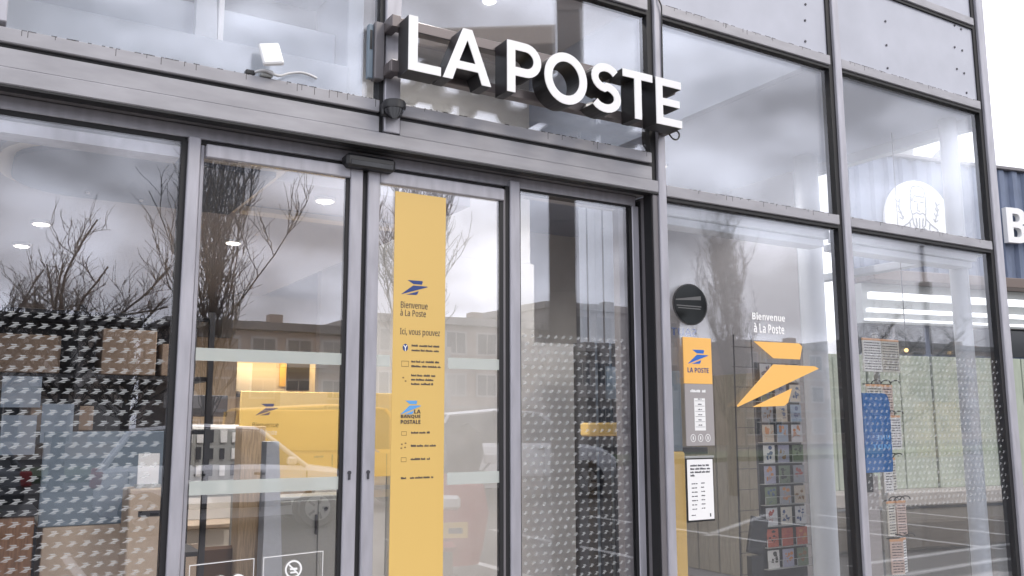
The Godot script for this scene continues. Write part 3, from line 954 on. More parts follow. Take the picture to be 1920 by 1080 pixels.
func on_the_front() -> void:
	var d := thing("dome_camera", "black dome security camera on the beam by the mullion", "camera", Vector3(1.533, 2.862, 0))
	var prof := PackedVector3Array()
	var rr := PackedFloat32Array()
	for k in [[0, .047], [-.008, .052], [-.03, .052], [-.036, .046]]:
		prof.append(Vector3(0, k[0], .055))
		rr.append(k[1])
	obj("mount", Geo.new().tube(prof, rr, 24), mats.black_plastic, d)
	var dome := PackedVector3Array()
	var dr := PackedFloat32Array()
	for i in 8:
		var a := i / 7.0 * PI / 2 * .97
		dome.append(Vector3(0, -.0365 - .043 * sin(a), .055))
		dr.append(.043 * cos(a))
	obj("dome", Geo.new().tube(dome, dr, 24), mat("smoked", .008, .008, .01, .06), d)
	obj("wall_plate", bx(-.045, .045, -.06, .0, .001, .03, .006), mats.black_plastic, d)
	var s := thing("door_sensor", "long black motion sensor above the sliding door", "sensor", Vector3(1.477, 2.605, 0))
	var sp := PackedVector2Array([Vector2(-.115, .0), Vector2(-.11, -.03), Vector2(.105, -.03), Vector2(.113, -.012), Vector2(.113, .022), Vector2(-.115, .03)])
	obj("sensor_body", bx(-.118, .115, -.032, .028, -.124, -.045, .012), mats.black_plastic, s)
	obj("sensor_window", bx(-.1, .1, -.026, -.002, -.0448, -.041, .002), mats.smoked, s)
	var f := thing("floodlight", "small white square antenna on the sill of the high left pane", "antenna", Vector3(.985, 2.883, -.02))
	var tilt := Geo.new().box(-.042, .042, -.06, .058, -.012, .012, .006)
	var body := obj("panel", tilt, mats.white_plastic, f)
	body.position = Vector3(0, .088, .055)
	body.rotation_degrees = Vector3(-24, -14, 12)
	obj("mount", bx(-.03, .02, .0, .03, -.02, .03, .004), mats.grey_metal, f)
	obj("socket", bx(-.09, -.05, -.0005, .022, -.015, .015, .005), mats.black_plastic, f)
	obj("cable", wire([Vector3(-.06, .012, .0), Vector3(-.02, .02, .035), Vector3(.04, .012, .03), Vector3(.1, .045, .0), Vector3(.16, .06, -.005), Vector3(.22, .05, -.01)], .006), mat("clear_sleeve", .55, .55, .56, .4), f)
	var j := thing("junction_box", "dark grey upright box beside the left end of the sign", "box", Vector3(1.455, 2.97, -.036))
	obj("casing", bx(.0, .045, .0, .27, .0, .05, .004), mats.anodised_dark, j)
	obj("lid", bx(-.024, -.0005, .005, .26, .0, .03, .003), mats.grey_blue, j)
	obj("lid_window", bx(-.0185, -.006, .14, .23, .0302, .032), mats.black_plastic, j)
	var c := obj("sign_cable", wire([Vector3(3.105, 3.0, .06), Vector3(3.12, 2.965, .07), Vector3(3.15, 2.95, .07), Vector3(3.178, 2.965, .07), Vector3(3.185, 3.0, .06), Vector3(3.165, 3.02, .03), Vector3(3.148, 3.03, .012)], .005), mats.black_plastic)
	tag(c, "short black cable loop hanging under the last sign letter", "cable")
	var c2 := obj("sign_cable", wire([Vector3(3.115, 3.78, .004), Vector3(3.122, 3.75, .012), Vector3(3.134, 3.72, .012), Vector3(3.136, 3.66, .007), Vector3(3.134, 3.5, .007), Vector3(3.133, 3.3, .007), Vector3(3.13, 3.25, .02)], .0045), mats.black_plastic)
	tag(c2, "thin dark cable running up the mullion above the sign", "cable")
	# grime along the sill
	var g := Geo.new()
	var r := RandomNumberGenerator.new()
	r.seed = 12
	for i in 90:
		var x := r.randf_range(.03, 1.48) if i < 55 else r.randf_range(1.6, 3.05)
		g.box(x, x + r.randf_range(.003, .025), 2.8785, 2.8815 + r.randf() * .001, -.0019, -.0012)
		if r.randf() < .3: g.box(x, x + .0022, 2.8785 - r.randf_range(.008, .035), 2.8784, -.0019, -.0013)
	for i in 150:
		var hi := i % 2
		var x := r.randf_range(3.16, 4.5) if r.randf() < .5 else r.randf_range(4.65, 6.12)
		var y := 3.7485 if hi else 2.7145
		g.box(x, x + r.randf_range(.004, .05), y, y + .003, -.0038, -.0032)
		if r.randf() < .35: g.box(x, x + .0025, y - r.randf_range(.006, .03), y - .0001, -.0038, -.0033)
	tag(obj("grime_streaks", g, film("grime", .1, .09, .085, .45)), "dark grime and drip streaks along the level frames", "grime", "", "stuff")

# ---------------------------------------------------------------- prints on the glass
func pattern(parent: Node, x0: float, x1: float, y0: float, y1: float, z: float, dx: float, dy: float, w: float, h: float) -> void:
	var g := Geo.new()
	var row := 0
	var y := y1
	while y > y0:
		var x := x0 + (dx * .35 if row % 2 else 0.0)
		while x < x1 - w:
			bird_flat(g, x, y - h, w, h, z)
			x += dx
		y -= dy
		row += 1
	var o := obj("bird_pattern", g, mats.bird_film, parent)
	o.set_meta("kind", "stuff")

func glass_prints() -> void:
	var b := get_node("post_office")
	pattern(b.get_node("glass_pane_008"), -.85, .68, .15, 1.86, -.1292, .0475, .0395, .0425, .019)
	pattern(b.get_node("glass_pane_009"), 2.305, 2.98, .15, 1.885, -.1292, .046, .0385, .032, .016)
	pattern(b.get_node("glass_pane_007"), 4.69, 6.15, .92, 1.875, -.0382, .0475, .0385, .03, .016)
	# tall yellow poster on the right leaf
	var p := thing("welcome_poster", "tall yellow welcome poster on the right sliding leaf", "poster", Vector3(0, 0, -.1))
	obj("sheet", bx(1.617, 1.876, .16, 2.504, -.0105, -.0085), mats.yellow, p)
	var z := -.0082
	obj("bird_mark", bird(1.655, 2.03, .132, .068, z, z + .0006), mats.print_blue, p)
	text_in("lettering", "Bienvenue", 1.653, 1.786, 1.968, 1.998, z + .0003, mats.print_dark, p, false)
	text_in("lettering", "à La Poste", 1.651, 1.778, 1.932, 1.962, z + .0003, mats.print_dark, p, false)
	text_in("lettering", "Ici, vous pouvez", 1.651, 1.85, 1.84, 1.877, z + .0003, mats.print_dark, p, false)
	var pr := Geo.new()
	var k := 0
	for q in [[1.709, 1.848, 1.796], [1.709, 1.845, 1.775], [1.709, 1.856, 1.724], [1.709, 1.856, 1.703], [1.709, 1.83, 1.662], [1.709, 1.82, 1.643], [1.709, 1.82, 1.624], [1.712, 1.804, 1.408], [1.712, 1.836, 1.35], [1.712, 1.82, 1.292], [1.666, 1.70, 1.211], [1.71, 1.71 + .02, 1.211], [1.735, 1.824, 1.211]]:
		print_lines(pr, q[0], q[1], q[2], .0095, z, 40 + k)
		k += 1
	obj("small_print", pr, mats.print_dark, p)
	var ic := Geo.new()
	ic.extrude(oval(1.678, 1.79, .013, .017, 12), z, z + .0005)
	obj("icon", ic, mats.print_blue, p)
	var icw := Geo.new()
	icw.extrude(PackedVector2Array([Vector2(1.676, 1.774), Vector2(1.68, 1.774), Vector2(1.68, 1.788), Vector2(1.687, 1.8), Vector2(1.683, 1.802), Vector2(1.678, 1.793), Vector2(1.672, 1.802), Vector2(1.668, 1.8), Vector2(1.676, 1.788)]), z + .0006, z + .0011)
	obj("icon", icw, mats.print_white, p)
	var ig := Geo.new()
	for q in [[1.678, 1.717, .017, .012], [1.678, 1.409, .012, .008], [1.678, 1.295, .012, .009]]:
		ig.ribbon(PackedVector2Array([Vector2(q[0] - q[2], q[1] - q[3]), Vector2(q[0] + q[2], q[1] - q[3]), Vector2(q[0] + q[2], q[1] + q[3]), Vector2(q[0] - q[2], q[1] + q[3])]), .0022, z, z + .0005, true)
	for q in [[1.668, 1.362], [1.686, 1.366], [1.666, 1.345], [1.684, 1.348], [1.67, 1.655], [1.682, 1.64]]:
		ig.box(q[0] - .004, q[0] + .004, q[1] - .003, q[1] + .003, z, z + .0005)
	obj("icon", ig, mat("icon_brown", .25, .16, .07, .7), p)
	obj("bank_mark", bird(1.66, 1.492, .1, .062, z, z + .0006), mats.print_light_blue, p)
	text_in("lettering", "LA", 1.726, 1.757, 1.497, 1.514, z + .0011, mats.print_dark, p, true)
	text_in("lettering", "BANQUE", 1.661, 1.757, 1.474, 1.491, z + .0011, mats.print_dark, p, true)
	text_in("lettering", "POSTALE", 1.661, 1.757, 1.451, 1.468, z + .0011, mats.print_dark, p, true)
	# big welcome and bird on the bay right of the door
	var bt := thing("welcome_lettering", "white Bienvenue à La Poste lettering above the big yellow bird", "lettering", Vector3(0, 0, -.037))
	text_in("lettering", "Bienvenue", 3.782, 4.045, 2.03, 2.072, .0, mats.print_white, bt, true)
	text_in("lettering", "à La Poste", 3.79, 4.035, 1.957, 2.012, .0, mats.print_white, bt, true)
	tag(obj("bird_sticker", bird(3.636, 1.538, .674, .372, -.0385, -.036), mats.yellow_film), "big yellow bird emblem stuck on the right bay glass", "sticker")
	# opening hours sign
	var h := thing("opening_hours_sign", "yellow and grey opening hours sign on the right bay glass", "sign", Vector3(0, 0, -.038))
	obj("board", bx(3.258, 3.458, 1.332, 1.658, 0, .006, .001), mats.panel_grey, h)
	obj("yellow_head", bx(3.255, 3.456, 1.6585, 1.906, 0, .0065, .001), mats.yellow_film, h)
	obj("bird_mark", bird(3.285, 1.764, .146, .077, .0066, .0072), mats.print_mid_blue, h)
	text_in("lettering", "LA POSTE", 3.28, 3.43, 1.718, 1.744, .0069, mats.print_blue, h, true)
	var hp := Geo.new()
	print_lines(hp, 3.295, 3.42, 1.613, .016, .0063, 9)
	obj("heading_print", hp, mats.print_white, h)
	obj("hours_table", bx(3.319, 3.396, 1.412, 1.582, .0062, .0068), mats.white_paper, h)
	var hl := Geo.new()
	for i in 6:
		hl.box(3.325, 3.392, 1.43 + i * .0275, 1.4315 + i * .0275, .007, .0074)
		print_lines(hl, 3.345, 3.372, 1.438 + i * .0275, .006, .007, 60 + i)
	obj("hours_print", hl, mats.print_dark, h)
	var hc := Geo.new()
	for i in 3:
		ring(hc, 3.305 + i * .052, 1.373, .0165, .003, .0062, .0068, 20, 1.15)
		hc.box(3.302 + i * .052, 3.308 + i * .052, 1.364, 1.382, .0062, .0068)
	obj("service_symbol", hc, mats.print_white, h)
	var n := thing("collection_times_notice", "white notice in a thin black holder under the hours sign", "notice", Vector3(0, 0, -.038))
	obj("holder", bx(3.249, 3.443, .942, 1.268, 0, .004, .001), mats.black_plastic, n)
	obj("holder_top", bx(3.245, 3.447, 1.2685, 1.28, 0, .008, .001), mats.grey_metal, n)
	obj("sheet", bx(3.257, 3.436, .952, 1.262, .0042, .0056), mats.white_paper, n)
	var np := Geo.new()
	for i in 4: print_lines(np, 3.278, 3.415 if i < 3 else 3.31, 1.226 - i * .017, .0105, .0058, 80 + i)
	for i in 7:
		print_lines(np, 3.284, 3.325, 1.135 - i * .0215, .006, .0058, 90 + i)
		print_lines(np, 3.35, 3.375, 1.137 - i * .0215, .006, .0058, 99 + i)
	print_lines(np, 3.277, 3.305, .975, .005, .0058, 120)
	np.box(3.405, 3.413, .965, .982, .0058, .0064)
	obj("print", np, mats.print_dark, n)
	# prohibition frames at the foot of the left leaf
	var fr := thing("prohibition_frame", "white outlined frame with three round prohibition signs on the left leaf", "sticker", Vector3(0, 0, -.11), 0, "prohibition stickers on the left leaf")
	var g := Geo.new()
	g.ribbon(PackedVector2Array([Vector2(.79, .7), Vector2(1.036, .7), Vector2(1.036, .922), Vector2(.79, .914)]), .004, 0, .0006, true)
	obj("outline", g, mats.white_film, fr)
	for i in 3:
		obj("symbol", no_sign(.843 + i * .066, .834, .03), mats.print_white, fr)
	var f2 := thing("prohibition_frame", "white outlined frame with one round prohibition sign on the left leaf", "sticker", Vector3(0, 0, -.11), 0, "prohibition stickers on the left leaf")
	g = Geo.new()
	g.ribbon(PackedVector2Array([Vector2(1.075, .7), Vector2(1.321, .7), Vector2(1.321, .93), Vector2(1.075, .922)]), .004, 0, .0006, true)
	obj("outline", g, mats.white_film, f2)
	obj("symbol", no_sign(1.198, .868, .032), mats.print_white, f2)

func no_sign(x: float, y: float, r: float) -> Geo:
	var g := Geo.new()
	ring(g, x, y, r, .007, 0, .0008, 28)
	g.ribbon(PackedVector2Array([Vector2(x - r * .6, y + r * .6), Vector2(x + r * .6, y - r * .6)]), .006, .0009, .0013)
	g.box(x - r * .45, x + r * .5, y - r * .1, y + r * .15, 0, .0008)
	g.box(x - r * .4, x + r * .3, y - r * .5, y - r * .3, 0, .0008)
	return g

# ---------------------------------------------------------------- card and booklet stands
func racks() -> void:
	var t := thing("card_spinner", "grey wire spinner full of greeting cards behind the yellow bird", "card stand", Vector3(4.79, 0, -.8))
	obj("pole", Geo.new().tube(PackedVector3Array([Vector3(0, .03, -.12), Vector3(0, 1.95, -.12)]), PackedFloat32Array([.02, .02]), 12), mats.grey_metal, t)
	obj("foot", Geo.new().disc(Vector3(0, 0, -.12), .25, .03, 1, 28), mats.screw, t)
	obj("back_panel", bx(-.2, .22, .42, 1.86, -.02, -.012), mats.dark_cabinet, t)
	for r in 10:
		var y := .5 + r * .137
		obj("pocket_shelf", bx(-.2, .22, y - .004, y, -.011, .035), mats.grey_metal, t)
		for x in [-.2, -.065, .075, .215]:
			obj("pocket_wire", bx(x, x + .004, y + .001, y + .05, .031, .035), mats.grey_metal, t)
		obj("pocket_wire", bx(-.196, .215, y + .0505, y + .0535, .031, .035), mats.grey_metal, t)
	var names := ["first", "second", "third", "fourth", "fifth", "sixth", "seventh", "eighth", "ninth", "tenth"]
	var cols := [["white", .5, .5, .5], ["pale blue", .22, .28, .35], ["green", .12, .16, .1], ["ivory", .48, .46, .4], ["cream", .42, .37, .3], ["lilac", .27, .27, .35], ["pale grey", .42, .43, .45], ["grey", .25, .26, .28]]
	var fig := [["orange", .4, .17, .06], ["blue", .05, .08, .18], ["red", .3, .06, .05], ["black", .03, .03, .03], ["brown", .2, .11, .05]]
	var r := RandomNumberGenerator.new()
	r.seed = 31
	var side := ["left", "middle", "right"]
	for row in 10:
		for c in 3:
			var a: Array = cols[(row * 3 + c * 5 + (row / 3)) % cols.size()]
			var q: Array = fig[r.randi() % fig.size()]
			if row == 1: a = ["red", .33, .08, .05]
			var cd := thing("greeting_card", "%s card with %s figure, %s row from the bottom, %s column" % [a[0], q[0], names[row], side[c]], "greeting card", Vector3(4.79 - .13 + c * .139, .5 + row * .137 + .0012, -.785), 0, "greeting cards in the spinner")
			obj("card", bx(-.053, .053, 0, .116, 0, .003), mat("card_" + a[0], a[1], a[2], a[3], .55), cd)
			var g := Geo.new()
			for s in 5:
				var cx := r.randf_range(-.03, .03)
				var cy := r.randf_range(.03, .1)
				g.extrude(oval(cx, cy, r.randf_range(.006, .02), r.randf_range(.006, .016), 9), .0032 + s * .0004, .0035 + s * .0004)
			for s in 3:
				var b := Vector2(r.randf_range(-.03, .03), r.randf_range(.02, .1))
				g.ribbon(PackedVector2Array([b, b + Vector2(r.randf_range(-.03, .03), r.randf_range(-.03, .03))]), .004, .0054 + s * .0004, .0057 + s * .0004)
			obj("picture", g, mat("figure_" + q[0], q[1], q[2], q[3], .6), cd)
	# plain wire stand beside it
	var w := thing("wire_stand", "dark empty wire stand left of the card spinner", "stand", Vector3(4.33, 0, -.66))
	for x in [-.1, .1]:
		obj("upright", Geo.new().tube(PackedVector3Array([Vector3(x, 0, 0), Vector3(x * .8, 2.02, 0)]), PackedFloat32Array([.0045, .0045]), 6), mats.screw, w)
	for k in 14:
		var y := .25 + k * .13
		obj("cross_wire", bx(-.1, .1, y, y + .003, -.002, .002), mats.screw, w)
	var lf := thing("leaning_display", "small tilted dark display case at the foot of the wire stand", "display case", Vector3(4.2, 0, -.5))
	var lp := obj("case", bx(-.07, .07, 0, .22, -.012, .012, .004), mats.dark_cabinet, lf)
	lp.position = Vector3(0, .66, 0)
	lp.rotation_degrees = Vector3(0, 0, -14)
	obj("case_foot", bx(-.05, .05, 0, .65, -.02, .02), mats.dark_cabinet, lf)
	# booklets on hooks
	var s := thing("booklet_stand", "grey stand with hooks of printed booklets in the corner bay", "stand", Vector3(5.66, 0, -.62))
	obj("pole", bx(-.015, .015, 0, 2.1, -.05, -.02), mats.grey_metal, s)
	obj("foot", bx(-.2, .2, 0, .03, -.15, .1, .005), mats.screw, s)
	var tiers := [[2.05, -.2, .2], [1.72, -.19, .12], [1.5, -.1, .14], [1.2, -.05, .1], [.9, -.04, .15], [.64, -.03, .18]]
	var tn := ["top", "second", "third", "fourth", "fifth", "lowest"]
	var pap := [mats.white_paper, mat("newsprint", .6, .58, .52, .8), mat("pink_paper", .62, .48, .42, .8)]
	for i in tiers.size():
		var y: float = tiers[i][0]
		obj("hook_bar", bx(tiers[i][1], tiers[i][2], y, y + .008, -.019, -.011), mats.black_plastic, s)
		for hk in 3:
			var hx: float = lerpf(tiers[i][1], tiers[i][2], .3 + hk * .34)
			obj("hook", wire([Vector3(hx, y + .009, -.015), Vector3(hx, y + .03, .01), Vector3(hx + .015, y + .03, .04), Vector3(hx + .02, y + .012, .05)], .004), mats.black_plastic, s)
		for j in 2:
			var wd: float = (float(tiers[i][2]) - float(tiers[i][1])) / 2 - .004
			var bk := thing("booklet", "printed booklet on the %s hook bar of the corner stand, %s one" % [tn[i], ["left", "right"][j]], "booklet", Vector3(5.66 + float(tiers[i][1]) + j * (wd + .006), y - .002, -.615), 0, "printed booklets on the corner stand")
			obj("pages", bx(0, wd, -.235, -.012, 0, .012), pap[(i + j) % 3], bk)
			obj("header", bx(0, wd, -.0115, .004, 0, .012), mat("booklet_header", .7, .38, .2, .7), bk)
			var g := Geo.new()
			for l in 11:
				print_lines(g, .008, wd - .008, -.032 - l * .0188, .0075, .0122, 200 + i * 40 + j * 20 + l)
			obj("print", g, mats.print_dark, bk)
			bk.rotation.y = [.0, .12, -.2, .25, -.1, .3][i] * (1 if j else -1)
	var bl := thing("blue_letter_case", "bright blue rounded case on a grey post in the corner bay", "case", Vector3(5.16, 0, -.3))
	obj("shell", Geo.new().extrude(PackedVector2Array([Vector2(-.13, 1.13), Vector2(.125, 1.13), Vector2(.135, 1.15), Vector2(.14, 1.58), Vector2(.12, 1.63), Vector2(.09, 1.645), Vector2(-.13, 1.645)]), -.12, 0), mat("case_blue", .015, .12, .36, .35), bl)
	obj("post", bx(-.11, .02, 0, 1.0, -.1, -.06), mats.panel_grey, bl)
	obj("neck", bx(-.06, .0, 1.0005, 1.1295, -.09, -.06), mats.dark_cabinet, bl)
	text_in("reversed_lettering", "UNE", -.02, .12, 1.34, 1.37, .001, mats.print_light_blue, bl, true, true)
	text_in("reversed_lettering", "MDT", -.06, .12, 1.28, 1.31, .001, mats.print_light_blue, bl, true, true)
	var gp := obj("grey_display_board", bx(-.15, .12, 0, 1.1, -.02, 0, .004), mats.panel_grey)
	gp.position = Vector3(5.2, .0, -.44)
	tag(gp, "plain grey board standing behind the blue case", "board")
	var lm := thing("small_bulb_lamp", "small warm glowing bulb beside the top booklets", "lamp", Vector3(5.94, 1.98, -.6))
	var bulb := SphereMesh.new()
	bulb.radius = .014
	bulb.height = .028
	obj("lamp_bulb", bulb, mats.lamp_warm, lm)
	obj("cord", Geo.new().tube(PackedVector3Array([Vector3(0, .014, 0), Vector3(0, 1.67, 0)]), PackedFloat32Array([.003, .003]), 6), mats.black_plastic, lm)

# ---------------------------------------------------------------- the shop beside
func neighbour() -> void:
	# its front runs along local x; local z faces the street
	var at := Vector3(11.3, 0, -5.07)
	var turn := -0.203
	var b := thing("corrugated_shop", "dark blue corrugated metal shop building beyond the glass corner", "building", at, turn)
	var g := Geo.new()
	var x := -.1
	while x < 12.0:
		var y0 := 3.66
		var y1 := 5.5
		var pts := [[x, 0.0], [x + .1, 0.0], [x + .14, .05], [x + .24, .05], [x + .28, 0.0]]
		for i in 4:
			var a: Array = pts[i]
			var c: Array = pts[i + 1]
			g.quad(Vector3(a[0], y0, a[1]), Vector3(c[0], y0, c[1]), Vector3(c[0], y1, c[1]), Vector3(a[0], y1, a[1]))
		x += .28
	obj("corrugated_sheet", g, mats.steel_blue, b)
	obj("wall", bx(-.1, 12, -.1, 5.48, -.35, -.03), mats.steel_blue, b)
	obj("roof_edge", bx(-.14, 12.1, 5.501, 5.56, -.4, .09, .01), mats.anodised_dark, b)
	for v in [[1.05, .2], [1.95, .2]]:
		var p := PackedVector3Array()
		var rr := PackedFloat32Array()
		for k in [[0, .9], [.12, 1.0], [.2, .7], [.26, .3]]:
			p.append(Vector3(v[0], 5.56 + k[0], -.16))
			rr.append(k[1] * v[1])
		obj("roof_vent", Geo.new().tube(p, rr, 20), mats.grey_metal, b)
	obj("brown_beam", bx(-.1, 12, 3.5, 3.655, -.02, .4, .01), mats.brown_beam, b)
	for k in [[3.235, .3, .1], [3.05, .25, .055], [2.93, .2, .03]]:
		obj("lamp_tube", bx(-.1, 12, k[0], k[0] + k[2], k[1] - .08, k[1], .01), mats.lamp_tube, b)
	obj("canopy_board", bx(-.1, 12, 2.9, 3.49, -.02, .12), mats.grey_metal, b)
	for i in 9:
		var wx := -.09 + i * 1.34
		var w := obj("window", bx(wx, wx + 1.22, 2.47, 2.89, -.029, .0), mats.pane_dark, b)
		obj("frame", bx(wx + .58, wx + .63, 2.475, 2.885, .0005, .03), mats.anodised_dark, w)
	for i in 27:
		obj("cladding_board", bx(-4.2 + i * .6, -3.63 + i * .6, .5, 2.44, -.029, .02 + (i % 2) * .012, .006), mats.fence_green, b)
	obj("base_kerb", bx(-4.2, 12, .3, .499, -.02, .5, .02), mats.concrete, b)
	struct("raised_bed", turn_box(at, turn, -4.2, 12, -.1, .25, .3, 1.6), mats.soil)
	# letters and the round emblem on its front
	var t := thing("shop_letters", "big white letters Bo on the corrugated shop front", "sign", at, turn)
	text_in("letter", "B", 2.76, 3.18, 4.27, 4.84, .15, mats.letter_white, t, true)
	text_in("letter", "o", 3.27, 3.7, 4.27, 4.72, .15, mats.letter_white, t, true)
	for l in t.get_children(): l.scale.z = 4.0
	var e := thing("round_emblem", "round white emblem with a line drawn bearded baker on the shop front", "sign", at, turn)
	obj("disc", Geo.new().extrude(oval(1.08, 4.5, .645, .645, 48), .06, .1), mats.letter_white, e)
	var ln := Geo.new()
	var z0 := .1005
	var z1 := .103
	var ox := 1.08
	var oy := 4.58
	var strokes := [
		[[-.1, .2], [-.12, .32], [-.08, .4], [.0, .42], [.1, .4], [.13, .33], [.1, .27], [-.06, .28], [-.1, .2]],
		[[-.12, .26], [-.13, .1], [-.1, .0]], [[.13, .28], [.13, .1], [.11, .0]],
		[[-.07, .2], [-.02, .2]], [[.04, .2], [.1, .2]], [[.0, .18], [-.02, .08], [.03, .07]],
		[[-.1, .02], [-.03, .05], [.02, .03], [.07, .05], [.12, .02]],
		[[-.11, .0], [-.09, -.12], [.0, -.2], [.1, -.12], [.12, .0]],
		[[-.05, -.02], [-.04, -.14]], [[.01, -.02], [.0, -.17]], [[.07, -.02], [.05, -.14]],
		[[-.11, -.03], [-.16, -.08], [-.14, -.2], [-.06, -.15]], [[.12, -.03], [.18, -.08], [.16, -.2], [.06, -.15]],
		[[-.16, -.09], [-.28, -.16], [-.33, -.36], [-.32, -.46]], [[.18, -.09], [.3, -.16], [.35, -.36], [.34, -.46]],
		[[-.06, -.16], [.0, -.28], [.08, -.16]],
		[[-.3, .22], [-.33, .1], [-.26, -.05]], [[.3, .22], [.33, .1], [.27, -.05]]]
	var li := 0
	for s in strokes:
		var p := PackedVector2Array()
		for q in s: p.append(Vector2(ox + q[0] * 1.15, oy + q[1] * 1.15))
		ln.ribbon(p, .021, z0 + li * .0002, z1 + li * .0002)
		li += 1
	for sd in [-1.0, 1.0]:
		for k in 4:
			var c := Vector2(ox + sd * (.375 - .02 * k), oy + .2 - k * .09)
			ln.ribbon(PackedVector2Array([c, c + Vector2(sd * .06, .035)]), .016, z0, z1)
			ln.ribbon(PackedVector2Array([c, c + Vector2(-sd * .03, .055)]), .016, z0 + .0003, z1 + .0003)
	obj("line_drawing", ln, mat("emblem_line", .2, .21, .22, .7), e)

func turn_box(at: Vector3, turn: float, x0: float, x1: float, y0: float, y1: float, z0: float, z1: float) -> Geo:
	var g := bx(x0, x1, y0, y1, z0, z1, .03)
	var t := Transform3D(Basis(Vector3.UP, turn), at)
	for i in g.v.size():
		g.v[i] = t * g.v[i]
		g.n[i] = t.basis * g.n[i]
	return g

# ---------------------------------------------------------------- behind the viewer, mirrored in the glass
func branch(g: Geo, p: Vector3, d: Vector3, length: float, r: float, up: float, wob: float, segs: int, rn: RandomNumberGenerator) -> PackedVector3Array:
	var pts := PackedVector3Array([p])
	var rr := PackedFloat32Array([r])
	for i in segs:
		d = (d + Vector3(rn.randf_range(-wob, wob), rn.randf_range(-wob, wob) * .5 + up, rn.randf_range(-wob, wob))).normalized()
		p += d * length / segs
		pts.append(p)
		rr.append(r * (1.0 - .5 * (i + 1.0) / segs))
	g.tube(pts, rr, 5 if r > .03 else 3, false)
	return pts

func tree(called: String, label: String, at: Vector3, sd: int, tall: float, upright: bool, limbs: int) -> Node3D:
	var t := thing(called, label, "tree", at, 0, "bare trees of the car park")
	var rn := RandomNumberGenerator.new()
	rn.seed = sd
	var trunk := Geo.new()
	var crown := Geo.new()
	var th := tall * (.26 if upright else .3)
	var lead := PackedVector3Array([Vector3(0, -.2, 0), Vector3(0, th * .5, .02), Vector3(.03, th, 0), Vector3(.05, tall * .5, .03), Vector3(0, tall * (.8 if upright else .62), 0)])
	trunk.tube(lead, PackedFloat32Array([.16, .13, .1, .06, .02]) if upright else PackedFloat32Array([.2, .16, .13, .09, .03]), 8)
	for i in limbs:
		var f := (i + .5) / limbs
		var y: float = lerpf(th * (.6 if upright else .85), tall * (.78 if upright else .6), f)
		var az := i * 2.4 + rn.randf_range(-.4, .4)
		var tilt := rn.randf_range(.12, .45) if upright else rn.randf_range(.6, 1.15)
		var d := Vector3(sin(tilt) * cos(az), cos(tilt), sin(tilt) * sin(az))
		var len := minf(tall - y, tall * .5) * rn.randf_range(.72, 1.0) if upright else tall * rn.randf_range(.34, .52)
		var base := branch(crown, Vector3(.03, y, .01), d, len, .021 if upright else .042, .05 if upright else .02, .12 if upright else .22, 6, rn)
		for k in (8 if upright else 13):
			var s := rn.randf_range(.12, 1.0)
			var q := base[int(s * (base.size() - 1))]
			var a2 := rn.randf() * TAU
			var t2 := rn.randf_range(.1, .5) if upright else rn.randf_range(.5, 1.2)
			var d2 := (d * .6 + Vector3(sin(t2) * cos(a2), cos(t2) * (1.0 if upright else .7), sin(t2) * sin(a2))).normalized()
			var b2 := branch(crown, q, d2, rn.randf_range(.7, 1.5) * tall / 7.0, .0125, .09 if upright else .02, .34, 6, rn)
			for m in 4:
				var q3 := b2[1 + rn.randi() % 5]
				var a3 := rn.randf() * TAU
				var d3 := (d2 + Vector3(cos(a3), .6, sin(a3)) * .7).normalized()
				branch(crown, q3, d3, rn.randf_range(.35, .8) * tall / 7.0, .0085, .12 if upright else .03, .36, 4, rn)
	obj("trunk", trunk, mats.bark, t)
	obj("crown", crown, mats.bark, t)
	return t

func wheel(parent: Node, x: float, z: float, r: float) -> void:
	var w := obj("wheel", Geo.new(), mats.tyre, parent)
	w.mesh = Geo.new().tube(PackedVector3Array([Vector3(0, 0, -.1), Vector3(0, 0, -.07), Vector3(0, 0, .07), Vector3(0, 0, .1)]), PackedFloat32Array([r * .9, r, r, r * .9]), 24).mesh()
	w.position = Vector3(x, r, z)
	var s := signf(z)
	obj("rim", Geo.new().disc(Vector3(0, 0, .101 * s), r * .62, .012 * s, 2, 20), mats.rim, w)
	var sp := Geo.new()
	for i in 5:
		var a := TAU * i / 5
		sp.ribbon(PackedVector2Array([Vector2(cos(a), sin(a)) * r * .2, Vector2(cos(a), sin(a)) * r * .55]), r * .12, .1135 if s > 0 else -.1215, .1215 if s > 0 else -.1135)
	obj("spokes", sp, mats.dark_cabinet, w)

